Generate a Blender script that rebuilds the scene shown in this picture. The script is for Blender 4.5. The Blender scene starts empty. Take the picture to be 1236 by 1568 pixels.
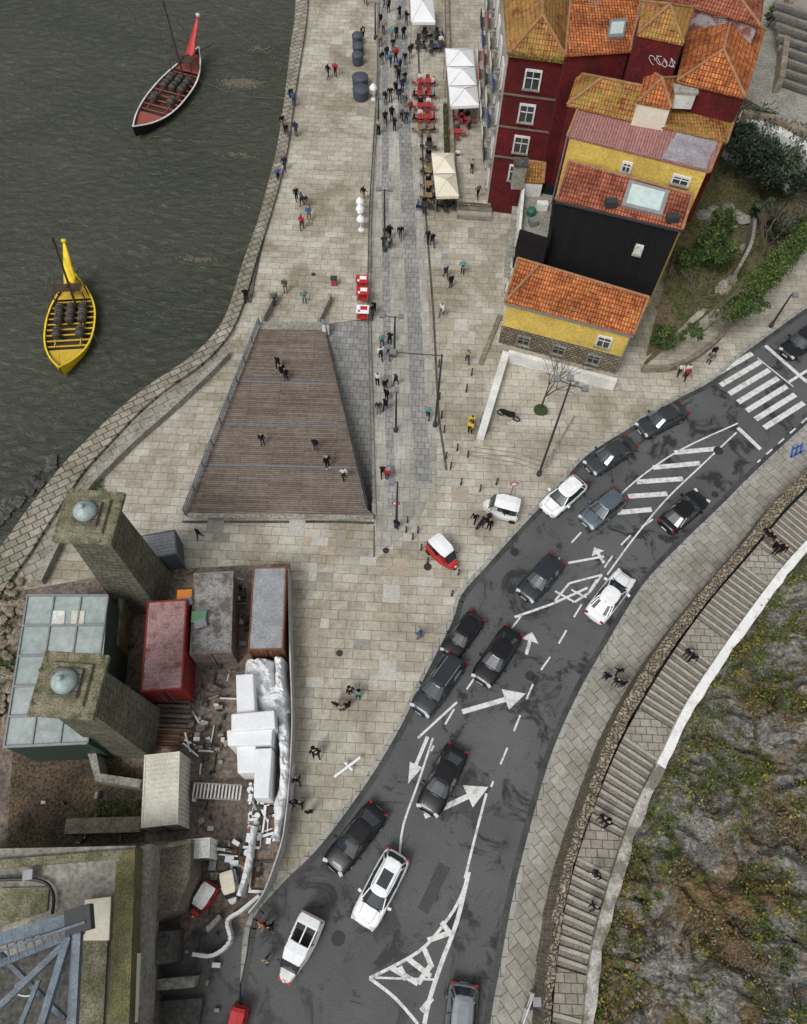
import bpy, bmesh, math, random
from mathutils import Vector, Matrix, noise
from mathutils.bvhtree import BVHTree
random.seed(7)
R=random.random
def U(a,b): return a+(b-a)*R()
# ---------------------------------------------------------------- site survey
H=53.0; F=1178.0; CU,CV=618.0,784.0
TH=math.radians(27.6); PH=math.radians(2.6)
r0=Vector((1,0,0)); u0=Vector((0,math.cos(TH),math.sin(TH))); FW=Vector((0,math.sin(TH),-math.cos(TH)))
RT=math.cos(PH)*r0+math.sin(PH)*u0; UP=-math.sin(PH)*r0+math.cos(PH)*u0
def ray(u,v): return RT*((u-CU)/F)+UP*((CV-v)/F)+FW
def G(u,v,z=0.0):
    d=ray(u,v); t=(z-H)/d.z
    return Vector((d.x*t,d.y*t,z))
def ZO(b,z0,t):
    P=G(b[0],b[1],z0); d=ray(*t); return H+d.z*(P.y/d.y)
def GS(pts,z=0.0): return [G(p[0],p[1],z) for p in pts]
def smooth(pts,n=6):
    P=[Vector(p) for p in pts]; out=[]
    for i in range(len(P)-1):
        a=P[max(i-1,0)];b=P[i];c=P[i+1];d=P[min(i+2,len(P)-1)]
        for k in range(n):
            t=k/n
            out.append(0.5*((2*b)+(c-a)*t+(2*a-5*b+4*c-d)*t*t+(3*b-a-3*c+d)*t**3))
    out.append(P[-1]); return out
def resample(P,n):
    L=[0]
    for i in range(1,len(P)): L.append(L[-1]+(P[i]-P[i-1]).length)
    out=[];j=0
    for k in range(n+1):
        s=L[-1]*k/n
        while j<len(P)-2 and L[j+1]<s: j+=1
        q=(s-L[j])/max(L[j+1]-L[j],1e-9); out.append(P[j].lerp(P[j+1],min(max(q,0),1)))
    return out
# ---------------------------------------------------------------- materials
MC={}
def newmat(name):
    m=bpy.data.materials.new(name); m.use_nodes=True
    nt=m.node_tree; return m,nt,nt.nodes['Principled BSDF']
def c4(c): return (c[0],c[1],c[2],1)
def mixn(nt,a,b,fac,blend='MIX'):
    n=nt.nodes.new('ShaderNodeMix'); n.data_type='RGBA'; n.blend_type=blend
    for s,i in ((fac,0),(a,6),(b,7)):
        if hasattr(s,'links'): nt.links.new(s,n.inputs[i])
        elif i==0: n.inputs[0].default_value=s
        else: n.inputs[i].default_value=c4(s)
    return n.outputs[2]
def noi(nt,co,scale,detail=4,rough=.6,dist=0):
    n=nt.nodes.new('ShaderNodeTexNoise'); n.inputs['Scale'].default_value=scale; n.inputs['Detail'].default_value=detail
    n.inputs['Roughness'].default_value=rough; n.inputs['Distortion'].default_value=dist
    nt.links.new(co,n.inputs['Vector']); return n.outputs['Fac']
def ramp(nt,fac,a,b,ca=(0,0,0),cb=(1,1,1)):
    n=nt.nodes.new('ShaderNodeValToRGB'); e=n.color_ramp.elements
    e[0].position=a;e[1].position=b;e[0].color=c4(ca);e[1].color=c4(cb)
    nt.links.new(fac,n.inputs[0]); return n.outputs[0]
def coord(nt,kind='Object',rot=0,sc=(1,1,1)):
    t=nt.nodes.new('ShaderNodeTexCoord'); m=nt.nodes.new('ShaderNodeMapping')
    nt.links.new(t.outputs[kind],m.inputs[0]); m.inputs['Rotation'].default_value=(0,0,rot); m.inputs['Scale'].default_value=sc
    return m.outputs[0]
def bumpn(nt,b,h,st,dist=.05):
    n=nt.nodes.new('ShaderNodeBump'); n.inputs['Strength'].default_value=st; n.inputs['Distance'].default_value=dist
    nt.links.new(h,n.inputs['Height']); nt.links.new(n.outputs[0],b.inputs['Normal'])
def nmat(name,c,c2=None,scale=1.,rough=.8,bump=.3,lo=.35,hi=.65,metal=0,coat=0,fine=.25,kind='Object',spec=.3):
    if name in MC: return MC[name]
    m,nt,b=newmat(name); co=coord(nt,kind)
    if c2 is None: c2=tuple(x*.7 for x in c)
    col=mixn(nt,c,c2,ramp(nt,noi(nt,co,scale),lo,hi))
    if fine>0 or bump: f=noi(nt,co,scale*9,2,.7)
    if fine>0: col=mixn(nt,col,ramp(nt,f,.3,.66,(1-fine*1.7,)*3,(1,1,1)),1.0,'MULTIPLY')
    nt.links.new(col,b.inputs['Base Color']); b.inputs['Roughness'].default_value=rough; b.inputs['Metallic'].default_value=metal
    b.inputs['Coat Weight'].default_value=coat
    b.inputs['Specular IOR Level'].default_value=spec
    if bump: bumpn(nt,b,f,bump)
    MC[name]=m; return m
def pmat(name,c,rough=.5,metal=0,coat=0,spec=.4):
    if name in MC: return MC[name]
    m,nt,b=newmat(name)
    co=coord(nt); col=mixn(nt,c,tuple(x*.85 for x in c),ramp(nt,noi(nt,co,2.5,1),.35,.7))
    nt.links.new(col,b.inputs['Base Color']); b.inputs['Roughness'].default_value=rough
    b.inputs['Metallic'].default_value=metal; b.inputs['Coat Weight'].default_value=coat; b.inputs['Specular IOR Level'].default_value=spec
    b.inputs['Coat Roughness'].default_value=.05
    MC[name]=m; return m
def bmat(name,c1,c2,mo,w,h,ms=.02,rough=.85,kind='Object',rot=0,bump=.4,stain=(.72,.7,.66),sscale=.12,off=.5,stain2=.3,lo=.4,hi=.7):
    if name in MC: return MC[name]
    m,nt,b=newmat(name); co=coord(nt,kind,rot)
    br=nt.nodes.new('ShaderNodeTexBrick'); nt.links.new(co,br.inputs['Vector'])
    br.inputs['Color1'].default_value=c4(c1);br.inputs['Color2'].default_value=c4(c2);br.inputs['Mortar'].default_value=c4(mo)
    br.inputs['Scale'].default_value=1; br.inputs['Brick Width'].default_value=w;br.inputs['Row Height'].default_value=h
    br.inputs['Mortar Size'].default_value=ms; br.inputs['Mortar Smooth'].default_value=.3; br.offset=off
    col=br.outputs['Color']
    col=mixn(nt,col,ramp(nt,noi(nt,co,sscale,6,.72,.4),lo,hi,(1,1,1),stain),1.0,'MULTIPLY')
    f=noi(nt,co,3.2,4,.78)
    col=mixn(nt,col,ramp(nt,f,.3,.62,(1-stain2,)*3,(1,1,1)),1.0,'MULTIPLY')
    nt.links.new(col,b.inputs['Base Color']); b.inputs['Roughness'].default_value=rough; b.inputs['Specular IOR Level'].default_value=.25
    if bump:
        mm=nt.nodes.new('ShaderNodeMath'); mm.operation='SUBTRACT'; mm.inputs[0].default_value=1; nt.links.new(br.outputs['Fac'],mm.inputs[1])
        bumpn(nt,b,mm.outputs[0],bump,.04)
    MC[name]=m; return m
def tilemat(name,c1,c2,moss=(.25,.2,.05),mlo=.55,mhi=.72,dirt=(.45,.38,.34)):
    if name in MC: return MC[name]
    m,nt,b=newmat(name); co=coord(nt,'UV')
    br=nt.nodes.new('ShaderNodeTexBrick'); nt.links.new(co,br.inputs['Vector'])
    br.inputs['Color1'].default_value=c4(c1);br.inputs['Color2'].default_value=c4(c2);br.inputs['Mortar'].default_value=c4(tuple(x*.35 for x in c2))
    br.inputs['Scale'].default_value=1; br.inputs['Brick Width'].default_value=.24;br.inputs['Row Height'].default_value=.38; br.offset=0
    br.inputs['Mortar Size'].default_value=.035; br.inputs['Mortar Smooth'].default_value=.6
    col=br.outputs['Color']
    col=mixn(nt,col,ramp(nt,noi(nt,co,.5,6,.78,.6),.44,.62,(1,1,1),dirt),1.0,'MULTIPLY')
    col=mixn(nt,col,ramp(nt,noi(nt,co,2.6,4,.8),.32,.6,(.58,.55,.52),(1.12,1.12,1.12)),1.0,'MULTIPLY')
    mk=ramp(nt,noi(nt,co,.9,5,.75,.3),mlo,mhi)
    mk2=ramp(nt,noi(nt,co,14,1),.35,.6)
    mk=mixn(nt,(0,0,0),mk,mk2)
    col=mixn(nt,col,moss,mk)
    nt.links.new(col,b.inputs['Base Color']); b.inputs['Roughness'].default_value=.85; b.inputs['Specular IOR Level'].default_value=.25
    mm=nt.nodes.new('ShaderNodeMath'); mm.operation='SUBTRACT'; mm.inputs[0].default_value=1; nt.links.new(br.outputs['Fac'],mm.inputs[1])
    bumpn(nt,b,mm.outputs[0],.8,.06)
    MC[name]=m; return m
# ---------------------------------------------------------------- mesh builder
class MB:
    def __init__(s,M=None): s.v=[];s.f=[];s.m=[];s.mats=[];s.M=M
    def mi(s,mat):
        if mat not in s.mats: s.mats.append(mat)
        return s.mats.index(mat)
    def add(s,pts):
        i=len(s.v)
        for p in pts:
            p=Vector(p); s.v.append(s.M@p if s.M else p)
        return i
    def face(s,pts,mat):
        i=s.add(pts); s.f.append(tuple(range(i,i+len(pts)))); s.m.append(s.mi(mat))
    def loft(s,rings,mat,close=True,cap=True):
        n=len(rings[0]); i=s.add([p for r in rings for p in r]); k=s.mi(mat)
        for a in range(len(rings)-1):
            for b in range(n if close else n-1):
                c=(b+1)%n; s.f.append((i+a*n+b,i+a*n+c,i+(a+1)*n+c,i+(a+1)*n+b)); s.m.append(k)
        if cap:
            s.f.append(tuple(range(i,i+n)));s.m.append(k)
            j=i+(len(rings)-1)*n; s.f.append(tuple(range(j,j+n)));s.m.append(k)
    def box(s,c,sz,mat,rz=0,tilt=None):
        M=Matrix.Translation(Vector(c))@Matrix.Rotation(rz,4,'Z')
        if tilt: M=M@Matrix.Rotation(tilt,4,'Y')
        x,y,z=sz[0]/2,sz[1]/2,sz[2]/2
        P=[M@Vector(p) for p in ((-x,-y,-z),(x,-y,-z),(x,y,-z),(-x,y,-z),(-x,-y,z),(x,-y,z),(x,y,z),(-x,y,z))]
        s.loft([P[:4],P[4:]],mat)
    def beam(s,p0,p1,w,h,mat):
        p0=Vector(p0);p1=Vector(p1);d=(p1-p0).normalized(); a=d.cross(Vector((0,0,1)))
        if a.length<1e-3: a=Vector((1,0,0))
        a.normalize(); b=a.cross(d).normalized(); a=a*w/2;b=b*h/2
        s.loft([[p+a+b,p-a+b,p-a-b,p+a-b] for p in (p0,p1)],mat)
    def cyl(s,p0,p1,r0,r1,mat,n=10,cap=True):
        p0=Vector(p0);p1=Vector(p1);d=(p1-p0).normalized(); a=d.cross(Vector((0,0,1)))
        if a.length<1e-3: a=Vector((1,0,0))
        a.normalize(); b=a.cross(d)
        ring=lambda p,r:[p+a*(r*math.cos(t*2*math.pi/n))+b*(r*math.sin(t*2*math.pi/n)) for t in range(n)]
        s.loft([ring(p0,r0),ring(p1,r1)],mat,True,cap)
    def lathe(s,c,prof,mat,n=12):
        c=Vector(c)
        s.loft([[c+Vector((r*math.cos(t*2*math.pi/n),r*math.sin(t*2*math.pi/n),z)) for t in range(n)] for r,z in prof],mat)
    def ell(s,c,r,mat,n=8,jit=0):
        c=Vector(c); k=n//2
        s.loft([[c+Vector((r[0]*math.sin(math.pi*(j+.02)/(k+.04))*math.cos(t*2*math.pi/n),r[1]*math.sin(math.pi*(j+.02)/(k+.04))*math.sin(t*2*math.pi/n),-r[2]*math.cos(math.pi*j/k)))*(1+jit*U(-1,1)) for t in range(n)] for j in range(k+1)],mat)
    def prism(s,pts,z0,z1,mtop,mside,bottom=False):
        P=[Vector((p[0],p[1],z1)) for p in pts]; n=len(P)
        s.face(P,mtop)
        for i in range(n):
            a=P[i];b=P[(i+1)%n]; s.face([a,b,Vector((b.x,b.y,z0)),Vector((a.x,a.y,z0))],mside)
    def build(s,name,parent=None,smooth=False,bevel=0,sub=0,clean=True,uvdir=None):
        me=bpy.data.meshes.new(name); me.from_pydata([tuple(p) for p in s.v],[],s.f)
        for m in s.mats: me.materials.append(m)
        for p,k in zip(me.polygons,s.m): p.material_index=k
        if clean:
            bm=bmesh.new(); bm.from_mesh(me)
            bmesh.ops.remove_doubles(bm,verts=bm.verts,dist=.0002)
            bmesh.ops.recalc_face_normals(bm,faces=bm.faces)
            uv=bm.loops.layers.uv.new('UVMap')
            for f in bm.faces:
                n=f.normal
                if uvdir: a=Vector(uvdir)
                else: a=Vector((0,0,1)).cross(n)
                if abs(n.z)>.995 and not uvdir: a=Vector((1,0,0))
                a=(a-n*a.dot(n))
                if a.length<1e-4:a=Vector((1,0,0))
                a.normalize(); b=n.cross(a)
                for l in f.loops: l[uv].uv=(l.vert.co.dot(a),l.vert.co.dot(b))
            bm.to_mesh(me); bm.free()
        if smooth:
            for p in me.polygons:p.use_smooth=True
        o=bpy.data.objects.new(name,me); bpy.context.scene.collection.objects.link(o)
        if parent: o.parent=parent
        if bevel:
            md=o.modifiers.new('b','BEVEL'); md.width=bevel; md.segments=2; md.limit_method='ANGLE'
        if sub:
            md=o.modifiers.new('s','SUBSURF'); md.levels=sub; md.render_levels=sub
        return o
def empty(name,loc=(0,0,0)):
    e=bpy.data.objects.new(name,None); e.location=loc; bpy.context.scene.collection.objects.link(e); e.empty_display_size=.5; return e
def inst(name,me,loc,rz=0,sc=1,mats=None):
    o=bpy.data.objects.new(name,me); o.location=loc; o.rotation_euler=(0,0,rz); o.scale=(sc,)*3 if not isinstance(sc,tuple) else sc
    bpy.context.scene.collection.objects.link(o)
    if mats:
        for i,m in enumerate(mats):
            if m: o.material_slots[i].link='OBJECT'; o.material_slots[i].material=m
    return o
# ---------------------------------------------------------------- palette
PAVE=bmat('granite_slabs',(.585,.55,.47),(.46,.43,.36),(.24,.22,.18),1.25,.72,.022,stain=(.56,.53,.46),sscale=.16,stain2=.3,lo=.41,hi=.62)
PAVE2=bmat('street_slabs',(.51,.49,.44),(.42,.405,.365),(.22,.21,.185),.8,1.3,.02,stain=(.56,.55,.52),sscale=.25,stain2=.3)
BAND=bmat('dark_granite_band',(.38,.375,.36),(.29,.29,.28),(.17,.17,.16),.6,.6,.03,stain=(.62,.62,.6),sscale=.3)
WALK=bmat('sidewalk_slabs',(.44,.42,.37),(.35,.335,.295),(.15,.145,.125),1.0,.7,.025,rot=.9,stain=(.58,.57,.52),sscale=.3)
QSTONE=bmat('quay_stone',(.43,.40,.33),(.30,.275,.22),(.1,.095,.075),.95,.6,.05,rot=-.6,stain=(.52,.5,.43),sscale=.35,stain2=.4)
KERB=bmat('kerb_stone',(.42,.42,.39),(.34,.34,.32),(.15,.15,.14),1,1,.03)
RUBBLE=bmat('rubble_wall',(.46,.40,.30),(.27,.23,.17),(.09,.075,.055),.42,.24,.04,kind='UV',stain=(.5,.47,.42),sscale=.5,stain2=.5,bump=.8)
RUBT=nmat('rubble_top',(.46,.39,.29),(.25,.21,.155),1.6,.95,.8,fine=.45)
ASHLAR=bmat('ashlar_moss',(.23,.22,.165),(.165,.16,.125),(.06,.06,.045),.9,.45,.03,kind='UV',stain=(.4,.4,.28),sscale=.35,stain2=.5)
ASHTOP=nmat('mossy_cap',(.34,.31,.22),(.15,.15,.08),1.2,.95,.6,fine=.4)
CONC=nmat('concrete',(.40,.385,.335),(.27,.255,.215),.5,.9,.3,fine=.32)
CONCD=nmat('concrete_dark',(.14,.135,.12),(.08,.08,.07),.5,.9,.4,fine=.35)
DIRT=nmat('dirt',(.19,.135,.085),(.085,.07,.05),.6,.95,.8,fine=.5)
SITEF=nmat('site_floor',(.32,.25,.20),(.15,.13,.11),.35,.9,.5,fine=.4)
WHITE=nmat('white_sheet',(.84,.85,.86),(.76,.77,.79),.8,.6,.3,fine=.06)
WPAINT=nmat('white_wall',(.82,.82,.79),(.62,.62,.58),.7,.8,.2,fine=.15)
CREAM=nmat('cream_canvas',(.8,.74,.6),(.7,.64,.51),.6,.8,.1,fine=.08)
BLACK=pmat('black_paint',(.01,.01,.011),.45,spec=.3)
DGREY=pmat('dark_grey_metal',(.045,.05,.055),.55,.2)
GREYM=pmat('grey_metal',(.3,.31,.32),.45,.5)
RUST=nmat('rusty_steel',(.3,.12,.05),(.16,.07,.04),1.5,.8,.3)
REDW=nmat('red_plaster',(.16,.014,.016),(.085,.011,.012),.6,.88,.15,fine=.3)
YELW=nmat('yellow_plaster',(.78,.56,.13),(.6,.42,.1),.5,.85,.15,fine=.18)
BLKW=bmat('black_cladding',(.012,.012,.014),(.009,.009,.011),(.004,.004,.005),.35,6,.02,kind='UV',stain=(.8,.8,.8),rough=.75,off=0)
TILE=tilemat('roof_tiles_orange',(.68,.235,.075),(.44,.135,.05))
TILE2=tilemat('roof_tiles_mossy',(.58,.26,.09),(.38,.15,.06),moss=(.3,.24,.05),mlo=.42,mhi=.58)
TILE3=tilemat('roof_tiles_aged',(.48,.16,.09),(.34,.11,.065),moss=(.2,.16,.1),mlo=.58,mhi=.78)
RIDGE=nmat('ridge_tile',(.46,.25,.13),(.3,.16,.08),2,.85,.3)
GLASS=pmat('dark_glass',(.03,.038,.045),.05,0,0,.9)
SKYL=pmat('skylight_glass',(.5,.6,.58),.15)
WOODD=pmat('dark_wood',(.06,.04,.028),.7)
TYRE=pmat('tyre_rubber',(.012,.012,.012),.85)
RIM=pmat('wheel_rim',(.4,.4,.41),.35,.8)
REDP=pmat('red_paint',(.45,.025,.025),.45)
YELP=pmat('yellow_paint',(.85,.6,.02),.45)
BLUEP=pmat('blue_paint',(.03,.09,.4),.45)
MARK=nmat('road_paint',(.85,.85,.83),(.42,.42,.41),2.6,.7,.0,lo=.5,hi=.72,fine=.3)
def asphalt():
    m,nt,b=newmat('asphalt'); co=coord(nt)
    col=mixn(nt,(.125,.127,.127),(.09,.092,.094),ramp(nt,noi(nt,co,.15,4),.35,.65))
    wet=ramp(nt,noi(nt,co,.36,7,.74,.9),.52,.59)
    col=mixn(nt,col,(.036,.037,.039),wet)
    col=mixn(nt,col,ramp(nt,noi(nt,co,9,3,.8),.25,.65,(.64,.64,.64),(1.05,1.05,1.05)),1.,'MULTIPLY')
    nt.links.new(col,b.inputs['Base Color']); nt.links.new(mixn(nt,(.8,.8,.8),(.42,.42,.42),wet),b.inputs['Roughness']); b.inputs['Specular IOR Level'].default_value=.3
    return m
ASPH=asphalt()
def watermat():
    m,nt,b=newmat('river_water'); co=coord(nt,'Object',.45,(1,1.6,1))
    col=mixn(nt,(.083,.092,.068),(.118,.126,.1),ramp(nt,noi(nt,co,.035,3,.6,.6),.35,.65))
    nt.links.new(col,b.inputs['Base Color']); b.inputs['Roughness'].default_value=.08; b.inputs['IOR'].default_value=1.34
    a=noi(nt,co,.8,6,.72,.9)
    bumpn(nt,b,a,1.,1.0); return m
WATER=watermat()
PLANK=bmat('deck_planks',(.27,.225,.185),(.185,.15,.122),(.045,.035,.03),5,.19,.018,rot=-.02,stain=(.66,.62,.58),sscale=.3,stain2=.38)
# ---------------------------------------------------------------- ground, river, quay
mb=MB(); S=3000; mb.face([(-S,-S,-4),(S,-S,-4),(S,S,-4),(-S,S,-4)],WATER); mb.build('river')
outer=[(462,-160),(455,-40),(452,30),(445,80),(437,150),(425,230),(410,290),(395,345),(375,400),(358,455),(345,490),(325,520),(290,553),(235,590),(190,625),(150,663),(105,708),(75,745),(40,790),(12,830),(-20,870),(-60,930),(-130,1020)]
inner=[(482,-160),(474,-40),(470,30),(463,80),(452,150),(441,230),(427,290),(411,345),(394,400),(378,455),(363,495),(343,528),(308,563),(255,600),(212,637),(175,676),(133,722),(105,762),(72,812),(45,855),(15,895),(-25,955),(-95,1045)]
so=smooth([G(*p) for p in outer],4); si=smooth([G(*p) for p in inner],4)
road_l=[(330,1760),(352,1568),(372,1470),(385,1405),(430,1350),(490,1290),(560,1195),(610,1112),(655,1020),(690,950),(705,908),(740,868),(790,812),(850,748),(895,697),(960,655),(1030,612),(1090,580),(1130,545),(1180,508),(1236,468),(1330,405)]
road_r=[(735,1760),(755,1568),(770,1480),(790,1370),(820,1250),(850,1150),(890,1060),(930,990),(985,900),(1040,840),(1100,782),(1160,722),(1236,652),(1330,570)]
rl=smooth([G(*p) for p in road_l],4); rr=smooth([G(*p) for p in road_r],4)
ramp_hole=GS([(495,497),(563,488),(572,786),(560,779)])
poly=so+[G(-300,1300),G(-200,1760)]+rl+[G(1500,300),G(1500,-160)]
from mathutils.geometry import tessellate_polygon
tri=tessellate_polygon([poly,ramp_hole]); allp=poly+ramp_hole
mb=MB(); k=mb.mi(PAVE); i0=mb.add(allp)
for t in tri: mb.f.append(tuple(i0+q for q in t)); mb.m.append(k)
for ring in (poly,ramp_hole):
    for i in range(len(ring)):
        a,b=ring[i],ring[(i+1)%len(ring)]
        mb.face([a,b,b-Vector((0,0,6)),a-Vector((0,0,6))],QSTONE if ring is poly else CONCD)
mb.build('quay_pavement')
mb=MB(); mb.face([G(-50,1800,-.12),G(330,1330,-.12),G(600,930,-.12),G(830,650,-.12),G(1200,400,-.12),G(1400,280,-.12),G(1500,900,-.12),G(1100,940,-.12),G(950,1120,-.12),G(850,1420,-.12),G(900,1800,-.12)],ASPH); mb.build('road')
mb=MB(); mb.face([(24,-200,-.3),(S,-200,-.3),(S,S,-.3),(60,S,-.3),(60,90,-.3),(26,40,-.3)],DIRT); mb.build('ground')
mb=MB(); mb.loft([[Vector((a.x,a.y,-.5)),Vector((a.x,a.y,.38)),Vector((b.x,b.y,.38)),Vector((b.x,b.y,-.2))] for a,b in zip(so,si)],QSTONE); mb.build('quay_parapet_wall')
def wallline(name,pts,z0,z1,w,mtop,mside=None,sm=True,parent=None):
    P=smooth([Vector((p.x,p.y,0)) for p in pts],5) if sm else [Vector((p.x,p.y,0)) for p in pts]
    rings=[]
    for i,p in enumerate(P):
        d=(P[min(i+1,len(P)-1)]-P[max(i-1,0)]).normalized(); n=Vector((-d.y,d.x,0))*w/2
        rings.append([p+n+Vector((0,0,z0)),p+n+Vector((0,0,z1)),p-n+Vector((0,0,z1)),p-n+Vector((0,0,z0))])
    m=MB(); m.loft(rings,mtop); return m.build(name,parent)
wallline('ramp_wall',GS([(349,540),(318,572),(262,624),(215,665),(172,706),(135,745),(108,790),(84,840),(60,890)],.5),-.1,.7,.5,CONC)
wallline('ramp_kerb',GS([(434,245),(420,300),(402,365),(390,420),(382,462)],.1),-.1,.15,.3,CONCD)
def sheet(name,pts,z,mat):
    m=MB(); m.face([Vector((p.x,p.y,z)) for p in pts],mat); return m.build(name)
QWALK=bmat('dark_quay_walk',(.45,.425,.36),(.33,.31,.26),(.14,.13,.105),1.0,.7,.035,rot=-.6,stain=(.52,.52,.46),sscale=.4,stain2=.4)
sheet('lower_quay_walk',GS([(365,498),(349,537),(318,569),(262,621),(215,662),(172,703),(135,742),(108,786),(84,836),(40,900),(15,897),(45,857),(72,814),(105,764),(133,724),(175,678),(212,639),(255,602),(308,565),(343,530)]),.008,QWALK)
sheet('street',GS([(582,-160),(580,0),(570,300),(566,480),(573,790),(572,860),(640,800),(668,740),(668,640),(657,480),(646,300),(630,100),(622,0),(622,-160)]),.006,PAVE2)
m=MB()
def ribbon(m,pts,w,z,mat,sm=0):
    P=[G(p[0],p[1],z) for p in pts]
    if sm:P=smooth(P,sm)
    L=[];Rr=[]
    for i,p in enumerate(P):
        d=(P[min(i+1,len(P)-1)]-P[max(i-1,0)]).normalized(); n=Vector((-d.y,d.x,0))*w/2
        L.append(p+n);Rr.append(p-n)
    for i in range(len(P)-1): m.face([L[i],L[i+1],Rr[i+1],Rr[i]],mat)
ribbon(m,[(612,-100),(616,100),(624,300),(634,480),(642,640),(650,740)],1.3,.012,BAND)
ribbon(m,[(588,-100),(590,100),(590,300),(592,480),(596,640),(600,780)],.7,.012,BAND)
ribbon(m,[(640,60),(650,300),(664,480),(672,640),(684,720)],.2,.014,CONCD)
ribbon(m,[(279,799),(400,799),(520,799),(573,801)],.22,.012,CONCD)
ribbon(m,[(573,805),(573,860)],.1,.012,CONCD)
m.build('paving_bands')
# replaced slabs, aligned to the slab grid, kept inside the paved plaza
m=MB()
for k in range(46):
    u,v=random.choice([(U(460,640),U(840,900)),(U(460,590),U(900,1080)),(U(475,545),U(60,420)),(U(680,735),U(350,520)),(U(290,540),U(815,850)),(U(690,780),U(770,790))]); p=G(u,v,.016+.00008*k); w=random.choice([.625,1.25,1.25]);h=random.choice([.72,.72,1.44]); p.x=round(p.x/.625)*.625; p.y=round(p.y/.72)*.72
    m.face([p,p+Vector((w,0,0)),p+Vector((w,h,0)),p+Vector((0,h,0))],random.choice([nmat('damp_slab',(.38,.355,.3),(.3,.28,.235),1.),nmat('warm_slab',(.5,.43,.33),(.4,.345,.27),1.),nmat('pale_slab',(.6,.58,.52),(.5,.48,.42),1.)]))
m.build('repaired_slabs')
m=MB(); 
P=smooth([G(*p) for p in [(583,-160),(579,0),(577,150),(568,300),(565,420),(565,486),(573,790)]],5)
for i in range(len(P)-1): m.beam(P[i]+Vector((0,0,.09)),P[i+1]+Vector((0,0,.09)),.3,.2,CONC)
m.build('street_kerb')
m=MB()
for i in range(len(rl)-1): m.beam(rl[i]+Vector((0,0,-.07)),rl[i+1]+Vector((0,0,-.07)),.3,.17,KERB)
for i in range(len(rr)-1): m.beam(rr[i]+Vector((0,0,-.07)),rr[i+1]+Vector((0,0,-.07)),.3,.17,KERB)
m.build('road_kerb')
m=MB()
for LN,sg in ((rl,-1),(rr,1)):
    for i in range(len(LN)-1):
        d=(LN[i+1]-LN[i]).normalized(); n_=Vector((-d.y,d.x,0))*sg
        a=T0=LN[i]+n_*.15; b=LN[i+1]+n_*.15; m.face([Vector((q.x,q.y,-.1185)) for q in (a,b,b+n_*.38,a+n_*.38)],nmat('gutter_damp',(.05,.05,.05),(.09,.09,.088),.8,.5,0))
m.build('road_gutter')
zb=-2.8
m=MB(); a,b,c,d=ramp_hole
c2=Vector((c.x,c.y,zb)); d2=Vector((d.x,d.y,zb))
m.face([a+Vector((-.4,0,-.05)),b+Vector((.4,0,-.05)),c2+Vector((.4,-.6,0)),d2+Vector((-3,-.6,0))],BAND)
m.build('underpass_ramp')
dk=GS([(398,497),(495,497),(562,779),(572,789),(287,789),(283,786)],.4)
E=empty('wooden_deck')
m=MB(); m.prism(dk,0.0,.4,PLANK,CONCD); m.build('planks',E)
m=MB()
for v in (583,648,711): 
    uL=398+(v-497)/(786-497)*(283-398); uR=495+(v-497)/(779-497)*(562-495)
    ribbon(m,[(uL+1,v),(uR-1,v+5)],.13,.408,pmat('blue_grey_seam',(.15,.18,.22),.6))
ribbon(m,[(287,789),(572,792)],.4,.408,CONC); ribbon(m,[(398,498),(495,499)],.9,.408,CONC)
m.build('seams',E)
m=MB()
def rail(m,pts,z,h,mat,step=2.0,sm=0,bars=3,r=.025,sol=None):
    P=[G(p[0],p[1],z) for p in pts]
    n=max(2,int(sum((P[i+1]-P[i]).length for i in range(len(P)-1))/step)); Q=resample(smooth(P,4) if sm else P,n)
    for q in Q: m.cyl(q,q+Vector((0,0,h)),r*1.2,r*1.2,mat,6)
    for i in range(n):
        for kk in range(bars): 
            zz=Vector((0,0,h*(kk+1)/bars)); m.cyl(Q[i]+zz,Q[i+1]+zz,r,r,mat,5)
rail(m,[(497,497),(563,779)],.4,1.1,DGREY,bars=5)
rail(m,[(398,497),(284,788)],.4,.9,pmat('blue_grey_steel',(.16,.2,.24),.5,.4),bars=3,r=.045)
m.build('deck_railing',E)
m=MB(); rail(m,[(579,20),(577,150),(567,310),(564,430),(564,486),(570,770)],0,1.05,DGREY,sm=1,bars=3,r=.02); m.build('street_railing')
wallline('deck_side_wall',GS([(404,496),(424,457)]),0,.9,.25,CONC,sm=False)
wallline('deck_side_wall',GS([(489,498),(507,460)]),0,.9,.25,CONC,sm=False)
# ---------------------------------------------------------------- road markings (each coat a fraction of a mm above the last)
m=MB()
for q in ([(700,1240),(722,1190),(752,1205),(728,1262)],[(560,1400),(600,1380),(615,1420),(575,1445)],[(1010,800),(1040,775),(1052,790),(1022,818)],[(640,1390),(672,1320),(690,1330),(655,1400)]):
    m.face([G(p[0],p[1],-.117) for p in q],nmat('asphalt_patch',(.085,.087,.09),(.065,.067,.07),1.))
m.build('asphalt_patches')
m=MB(); RZ=-.114
def nz():
    global RZ
    RZ+=.00025; return RZ
def L(pts,w=.14,sm=0): ribbon(m,pts,w,nz(),MARK,sm)
def dash(pts,on=1.6,off=2.0,w=.13):
    z=nz()
    P=smooth([G(p[0],p[1],z) for p in pts],5); tot=sum((P[i+1]-P[i]).length for i in range(len(P)-1)); n=int(tot/.4); Q=resample(P,n)
    i=0
    while i<n:
        j=min(n,i+int(on/.4))
        for k in range(i,j):
            a,b=Q[k],Q[k+1]; d=(b-a).normalized(); nn=Vector((-d.y,d.x,0))*w/2
            m.face([a+nn,b+nn,b-nn,a-nn],MARK)
        i=j+int(off/.4)
for i in range(7):
    a=(1090+13.4*i,577+13*i); b=(1152+13.2*i,541+12.6*i); L([a,b],.48)
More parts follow.
